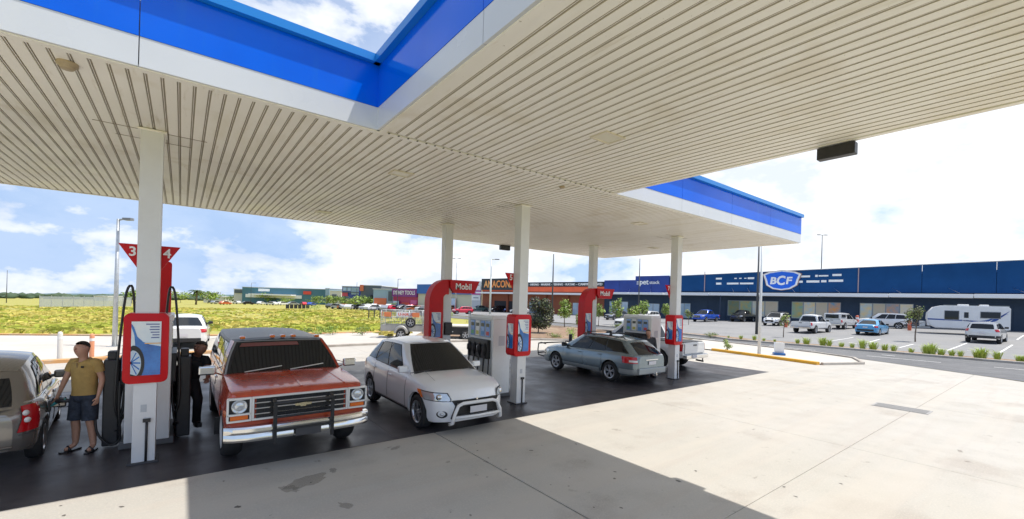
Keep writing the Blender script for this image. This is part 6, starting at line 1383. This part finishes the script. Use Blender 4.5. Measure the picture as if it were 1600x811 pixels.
def lot(nm, kind, pt, px, py, deg, label, cat, scale=1.0, dx=0):
    S = {'ute':ute_spec,'sedan':sedan_spec,'suv':suv_spec,'hatch':lambda: suv_spec(1.55,4.1)}[kind]()
    r = build_car(nm, S, pt, label, cat, None, lod=1)
    if kind == 'ute': ute_extras(r, pt, 1)
    else: front_bits(r, S); rear_bits(r, S)
    c = spot(px, py); r.location = c; r.rotation_euler = (0,0,R(deg)); r.scale = (scale,)*3
    return r
lot('dual_cab_ute', 'ute', p_blue, 1102, 503, 182, 'bright blue dual cab ute in front of the navy store', 'ute')
lot('dual_cab_ute', 'ute', p_black, 1160, 503, 182, 'black dual cab ute right of the bright blue one', 'ute')
lot('hatchback', 'hatch', p_dark, 1199, 501, 180, 'dark grey car half hidden by the two lamp poles', 'car')
r = lot('four_wheel_drive', 'suv', p_white, 1213, 509, 182, 'white four wheel drive with spotlights and roof rack right of the lamp poles', 'car')
mb = MB(); mb.span((-1.9,-.6,1.74),(.2,.6,1.78)); mb.build('roof_rack', black_m, r)
for s in (-.35,.35): mb = MB(); mb.lathe([(0,.06),(.1,.05),(.1,-.03)], axis='X', n=12, c=(2.36,s,.92)); mb.build('spotlight', clear_m, r)
lot('four_wheel_drive', 'suv', p_pearl, 1250, 499, 2, 'white wagon with its tail to the road left of the front window posters', 'car')
lot('dual_cab_ute', 'ute', p_white, 1269, 520, -3, 'white dual cab ute with its tailgate to the road nearest the double lamp pole', 'ute')
r = lot('canopy_ute', 'ute', p_pearl, 1314, 514, -3, 'white ute with a tray canopy right of the plain white one', 'ute')
mb = MB(); mb.span((-2.55,-.78,1.1),(-.95,.78,1.74),bev=.06); cn = mb.build('tray_canopy', p_pearl, r); fbox('canopy_rear_window', cn, -2.56, 0, 1.42, .03, 1.2, .4, glass_m); fbox('canopy_window', cn, -1.75, -.79, 1.45, 1.1, .03, .32, glass_m); fbox('canopy_window', cn, -1.75, .79, 1.45, 1.1, .03, .32, glass_m)
lot('sedan', 'sedan', p_lblue, 1363, 523, 0, 'light blue sedan with its boot to the road', 'car')
lot('wagon', 'suv', p_white, 1378, 513, 99, 'large white wagon side on behind the light blue sedan', 'car', 1.08)
lot('small_suv', 'hatch', p_pearl, 1541, 535, -2, 'white small suv with black cladding below the caravan', 'car', 1.05)
lot('hatchback', 'hatch', p_silver, 1566, 516, -10, 'pale car half hidden behind the caravan end', 'car', .95)
# caravan
cv = empty('caravan', (0,0,0), 0, 'white caravan with a blue flowing stripe parked along the navy store', 'caravan'); cw = mat('caravan_white', (.72,.72,.72), .3, var=.03, vscale=1)
prof = [(-3.3,.62),(-3.3,2.45),(-3.1,2.62),(2.2,2.62),(2.9,2.45),(3.4,1.9),(3.45,1.35),(3.1,.75),(2.7,.55),(-.2,.55),(-.35,.85),(-1.55,.85),(-1.7,.55),(-3.0,.55)]
mb = MB(); mb.prism(prof, -1.2, 1.2, Matrix(((1,0,0,0),(0,0,-1,0),(0,1,0,0),(0,0,0,1)))); bmesh.ops.recalc_face_normals(mb.bm, faces=mb.bm.faces); bmesh.ops.bevel(mb.bm, geom=[e for e in mb.bm.edges if len({round(abs(v.co.y),2) for v in e.verts}) == 1 and abs(abs(e.verts[0].co.y)-1.2) < .01 and abs(e.verts[0].co.y-e.verts[1].co.y) < .01], offset=.06, segments=2, affect='EDGES'); mb.build('body', cw, cv, sharp=40)
for x, z, w, h in ((1.35,1.75,1.15,.75),(-1.75,1.85,1.5,.5)):
    for sg in (1,-1): q = fbox('window', cv, x, sg*1.205, z, w+.1, .03, h+.1, mat('caravan_frame',(.25,.26,.28),.4)); fbox('pane', q, x, sg*1.225, z, w, .02, h, glass_m)
for sg in (1,-1):
    q = fbox('door', cv, .15, sg*1.205, 1.55, .70, .02, 1.75, cw, bev=.01); fbox('door_window', q, .15, sg*1.225, 1.8, .36, .03, .5, glass_m)
    st = mat('stripe_blue', (.02,.07,.28), .4)
    for poly in ([(3.38,1.28),(.4,1.26),(-.9,1.18),(-1.6,1.3),(-2.2,1.62),(-3.1,2.0),(-2.2,1.72),(-1.5,1.42),(-.9,1.30),(.4,1.36),(3.40,1.40)], [(-1.6,1.15),(-2.2,1.35),(-2.8,1.85),(-3.2,2.25),(-2.6,1.85),(-2.0,1.50)]):
        mb = MB(); mb.prism(poly, 1.203*sg, 1.215*sg, Matrix(((1,0,0,0),(0,0,1,0),(0,1,0,0),(0,0,0,1)))); mb.build('stripe', st, cv, recalc=True)
    for x in (-.6,-1.3): wheel(cv, x, sg*1.0, .33, .2, sg, alloy_m, 1)
for x, w in ((.3,.9),(-1.4,.7)): fbox('roof_vent', cv, x, 0, 2.69, w, .7, .16, cw, bev=.04)
mb = MB(); mb.bar((3.1,.6,.55),(4.7,0,.5),.08,.1); mb.bar((3.1,-.6,.55),(4.7,0,.5),.08,.1); mb.tube([(4.4,0,0),(4.4,0,.75)],.04,8); mb.box((3.8,0,.85),(.5,1.2,.5),bev=.03); mb.build('drawbar', steel_m, cv); fbox('front_boot', cv, 3.2, 0, 1.0, .4, 1.9, .6, cw, bev=.08)
c = spot(1509, 523); cv.location = c; cv.rotation_euler = (0,0,math.atan2(FD.y,FD.x)+R(4)); cv.scale = (.80,1.0,1.04)
# green canoe-like cover above it and its trailer frame
mb = MB(); rows = []
for i in range(13):
    t = i/12; w = .45*math.sin(math.pi*min(1,t*.85+.05)); z = 2.95+.35*t; x = -1.6+3.6*t; rows.append([(x,-w,z),(x,-w*.7,z+.28),(x,0,z+.4+.1*t),(x,w*.7,z+.28),(x,w,z)])
mb.grid(rows); bt = mb.build('kayak', mat('kayak_green', (.05,.24,.10), .35)); tag(bt, 'green kayak shape displayed above the caravan roof against the navy wall', 'kayak'); q = at_depth(1506, 470, 52); bt.location = (q.x, q.y, 1.45); bt.rotation_euler = (0,0,math.atan2(FD.y,FD.x)+math.pi)
mb = MB(); mb.tube([(-.9,0,-1.4),(-.9,0,3.1)],.05,6); mb.tube([(.9,0,-1.4),(.9,0,3.3)],.05,6); mb.build('stand', steel_m, bt)
# bicycle at the wagon's tail
by = empty('bicycle', (0,0,0), 0, 'bicycle carried at the tail of the large white wagon', 'bicycle')
for x in (-.5,.5): mb = MB(); mb.tube([(x+.33*math.cos(a*.3927), 0, .35+.33*math.sin(a*.3927)) for a in range(16)], .025, 6, closed=True); mb.build('wheel', rubber_m, by)
mb = MB(); mb.tube([(-.5,0,.35),(-.15,0,.8),(.4,0,.85),(.5,0,.35)],.02,6); mb.tube([(-.15,0,.9),(-.02,0,.35),(.4,0,.8)],.02,6); mb.tube([(-.5,0,.35),(-.02,0,.35)],.015,6); mb.build('frame', alloy_m, by); mb = MB(); mb.tube([(.42,-.25,1.0),(.42,.25,1.0)],.015,6); mb.build('handlebar', black_m, by)
mb = MB(); mb.box((-.15,0,.93),(.22,.12,.05),bev=.01); mb.build('saddle', black_m, by); c = spot(1420, 518); by.location = c + Vector((0,0,.35)); by.rotation_euler = (0,0,R(100))
# middle group
lot('hatchback', 'hatch', p_redc, 722, 491, 165, 'bright red hatchback between the first arch sign and the lamp pole', 'car')
lot('sedan', 'sedan', p_green, 748, 487, 170, 'grey green car right behind the red hatchback', 'car', 1.1)
lot('four_wheel_drive', 'suv', p_black, 776, 488, 180, 'black car in front of the ANACONDA entrance', 'car')
lot('hatchback', 'hatch', p_blue, 797, 488, 172, 'blue car left of the second column in the far car park', 'car')
lot('sedan', 'sedan', p_dark, 965, 500, 172, 'dark car parked before the pet store window', 'car'); lot('hatchback', 'hatch', p_white, 1010, 503, 178, 'white car before the pet store door', 'car')
lot('hatchback', 'hatch', p_pearl, 985, 512, 178, 'white car low behind the farthest bay', 'car', .95)
# tiny far cars share one set of meshes
def tiny():
    r = empty('far_car'); S = sedan_spec(); 
    mb = MB(); mb.prism([(-2.2,.3),(2.2,.3),(2.25,.7),(1.2,.95),(.5,1.42),(-1.2,1.42),(-2.0,1.0),(-2.25,.9)], -.85, .85, Matrix(((1,0,0,0),(0,0,-1,0),(0,1,0,0),(0,0,0,1)))); bmesh.ops.recalc_face_normals(mb.bm, faces=mb.bm.faces); bmesh.ops.bevel(mb.bm, geom=mb.bm.edges[:], offset=.08, segments=1, affect='EDGES')
    me = mb.mesh('body', p_white); o = link('body', me, r); o.material_slots[0].link = 'OBJECT'
    mb = MB(); mb.prism([(1.05,.95),(.5,1.36),(-1.15,1.36),(-1.8,1.0)], -.87, .87, Matrix(((1,0,0,0),(0,0,-1,0),(0,1,0,0),(0,0,0,1)))); mb.build('side_windows', glass_m, r, recalc=True)
    mb = MB(); mb.quad((1.24,-.7,.97),(1.24,.7,.97),(.58,.62,1.38),(.58,-.62,1.38)); mb.build('windscreen', glass_m, r)
    for x in (-1.35,1.35):
        for y in (-.8,.8): mb = MB(); mb.lathe([(.33,-.1),(.33,.1),(0,.1)], axis='Y', n=12, c=(x,y,.33)); mb.build('wheel', rubber_m, r)
    return r
t0 = tiny(); cols = [p_white,p_silver,p_dark,p_pearl,p_white,p_redc,p_silver,p_black,p_white,p_blue,p_orange]
farc = [(328,474),(337,475),(352,476),(370,475),(388,476),(408,476),(424,477),(441,477),(458,477),(474,477),(487,478),(520,482),(529,483),(538,483),(546,484),(563,484),(573,484),(583,485),(593,485),(603,486),(612,486),(622,485),(632,486),(641,486),(651,487),(660,487),(668,488),(572,480),(586,481),(610,482),(628,482),(646,483),(66,466),(84,466),(40,466),(705,485),(812,490)]
cname = ['white','silver','dark grey','pearl white','white','red','silver','black','white','blue','orange']
for i, (px, py) in enumerate(farc):
    r = t0 if i == 0 else copy_tree(t0); c = spot(px, py); r.location = c; r.rotation_euler = (0,0,R((i*47) % 60 + (0 if i % 3 else 90)))
    k = (i*4+2) % 11; body = [o for o in bpy.data.objects if o.parent == r and o.name.startswith('body')][0]; body.material_slots[0].link = 'OBJECT'; body.material_slots[0].material = cols[k]
    spots_ = {328:'under the palm',337:'just right of the palm',352:'before the showroom annex',370:'at the left corner of the teal showroom',388:'left of the white showroom sign',408:'below the white showroom sign',424:'beside the largest showroom tree',441:'at the left end of the low black barrier',458:'behind the low black barrier',474:'at the right end of the low black barrier',487:'beside the green mound bush',520:'before the low warehouse',529:'left of the glass block',538:'below the glass block',546:'below the white panels of the glass block',563:'at the left edge of the dark cube',573:'below the orange corner sign',583:'below the middle of the dark cube',593:'at the right edge of the dark cube',603:'below the pale blue store',612:'right of the pale blue store door',622:'at the left edge of the tool store',632:'below the purple sign',641:'below the right end of the purple sign',651:'at the left edge of the blue topped store',660:'below the yellow logo',668:'left of the first arch sign',572:'in the back row before the dark cube',586:'in the back row before the pale blue store',610:'in the back row left of the tool store',628:'in the back row below the purple sign',646:'in the back row right of the tool store',66:'at the left end of the screen fence',84:'behind the screen fence',40:'on the far left road',705:'right of the first arch sign',812:'behind the second column'}
    tag(r, f'tiny far {cname[k]} car {spots_[px]}', 'car', 'far parked cars')

# ------------------------------------------------------------------ trailers behind the middle bay
def cage_trailer(px, py, deg, label):
    r = empty('cage_trailer', (0,0,0), 0, label, 'trailer', 'hire trailers with mesh cages')
    tm = mat('trailer_grey', (.42,.41,.38), .5, .4, var=.1, vscale=3); MB().span((-1.25,-.75,.48),(1.25,.75,.54)).build('deck', tm, r)
    for s in (-1,1):
        MB().span((-1.25,s*.77-.02,.54),(1.25,s*.77+.02,.84)).build('side_board', tm, r)
        mb = MB(); mb.tube([(.35*math.cos(R(a)), s*.93, .36+.40*math.sin(R(a))) for a in range(0, 181, 20)], .10, 6); mb.build('mudguard', tm, r)
        wheel(r, 0, s*.93, .30, .18, s, mat('steel_wheel_white',(.55,.55,.55),.4), 1)
    for x in (-1.25,1.25): MB().span((x-.02,-.75,.54),(x+.02,.75,.84)).build('end_board', tm, r)
    cage = empty('cage'); cage.parent = r
    mb = MB(); z0, z1 = .84, 1.75
    for x, y in ((-1.25,-.77),(1.25,-.77),(-1.25,.77),(1.25,.77),(0,-.77),(0,.77)): mb.tube([(x,y,z0),(x,y,z1)],.018,6)
    for z in (z1, 1.3): mb.tube([(-1.25,-.77,z),(1.25,-.77,z),(1.25,.77,z),(-1.25,.77,z)],.016,6,closed=True)
    mb.build('cage_frame', steel_m, cage)
    mb = MB()
    for k in range(1, 20): x = -1.25+k*.125; [mb.bar((x,y,z0),(x,y,z1),.008,.008) for y in (-.77,.77)]
    for k in range(1, 12): y = -.77+k*.128; [mb.bar((x,y,z0),(x,y,z1),.008,.008) for x in (-1.25,1.25)]
    for k in range(1, 7): z = z0+k*.13; [mb.bar((-1.25,y,z),(1.25,y,z),.008,.008) for y in (-.77,.77)]; [mb.bar((x,-.77,z),(x,.77,z),.008,.008) for x in (-1.25,1.25)]
    tag(mb.build('cage_mesh', steel_m, cage), kind='stuff')
    b = MB().box((.25,-.81,1.52),(1.15,.03,.30),bev=.01).build('name_board', panel_white, cage); text('U-HAUL', .19, face_matrix((.25,-.828,1.52),(1,0,0)), mat('lettering_red',(.72,.08,.03),.5), b, 'sign_lettering', bold=.02, depth=.006)
    MB().box((-1.28,-.35,1.52),(.03,.5,.28),bev=.01).build('orange_board', mat('board_orange',(.75,.22,.08),.5), cage); MB().box((-.85,-.80,1.50),(.42,.03,.28),bev=.01).build('orange_board', mat('board_orange',(.75,.22,.08),.5), cage)
    sp = wheel(r, .55, -.86, .31, .16, -1, alloy_m, 1); sp.location = (.55,-.88,1.02); sp.name = 'spare_wheel'
    mb = MB(); mb.bar((1.25,.4,.5),(2.2,0,.45),.06,.06); mb.bar((1.25,-.4,.5),(2.2,0,.45),.06,.06); mb.tube([(1.9,.1,0),(1.9,.1,.7)],.025,6); mb.lathe([(0,.05),(.1,.05),(.1,0)],axis='Y',c=(1.9,.1,.1),n=10); mb.build('drawbar', steel_m, r)
    for s in (-1,1): MB().box((-1.29,s*.6,.66),(.03,.16,.1),bev=.01).build('tail_lamp', tail_m, r)
    c = spot(px, py); r.location = c; r.rotation_euler = (0,0,R(deg)); return r
cage_trailer(630, 528, -32, 'caged hire trailer with a U-HAUL board and a spare wheel behind the silver hatchback')
cage_trailer(672, 529, -30, 'second caged hire trailer partly hidden by the first arch sign')
fl = empty('flat_trailer', (0,0,0), 0, 'low black trailer with a pale flat lid left of the second pump', 'trailer'); MB().span((-1.2,-.8,.30),(1.2,.8,.78)).build('tub', black_m, fl); MB().box((0,0,.84),(2.7,1.75,.10),bev=.03).build('lid', mat('lid_cream',(.60,.58,.50),.6), fl)
for s in (-1,1): wheel(fl, 0, s*.9, .29, .16, s, mat('steel_wheel_white',(.55,.55,.55),.4), 1)
mb = MB(); mb.bar((1.2,0,.4),(2.1,0,.38),.07,.07); mb.build('drawbar', black_m, fl); c = spot(727, 529); fl.location = c; fl.rotation_euler = (0,0,R(-32))
gb = MB(); gb.box((0,0,.45),(.8,.5,.9),bev=.03); o = gb.build('utility_cabinet', mat('cabinet_grey_green',(.42,.44,.38),.6)); tag(o, 'grey green utility cabinet right of the flat trailer', 'cabinet'); c = spot(752, 533); o.location = c; o.rotation_euler = (0,0,-TH); MB().box((0,-.26,.45),(.7,.02,.78),bev=.01).build('door', mat('cabinet_grey_green',(.42,.44,.38),.6), o)
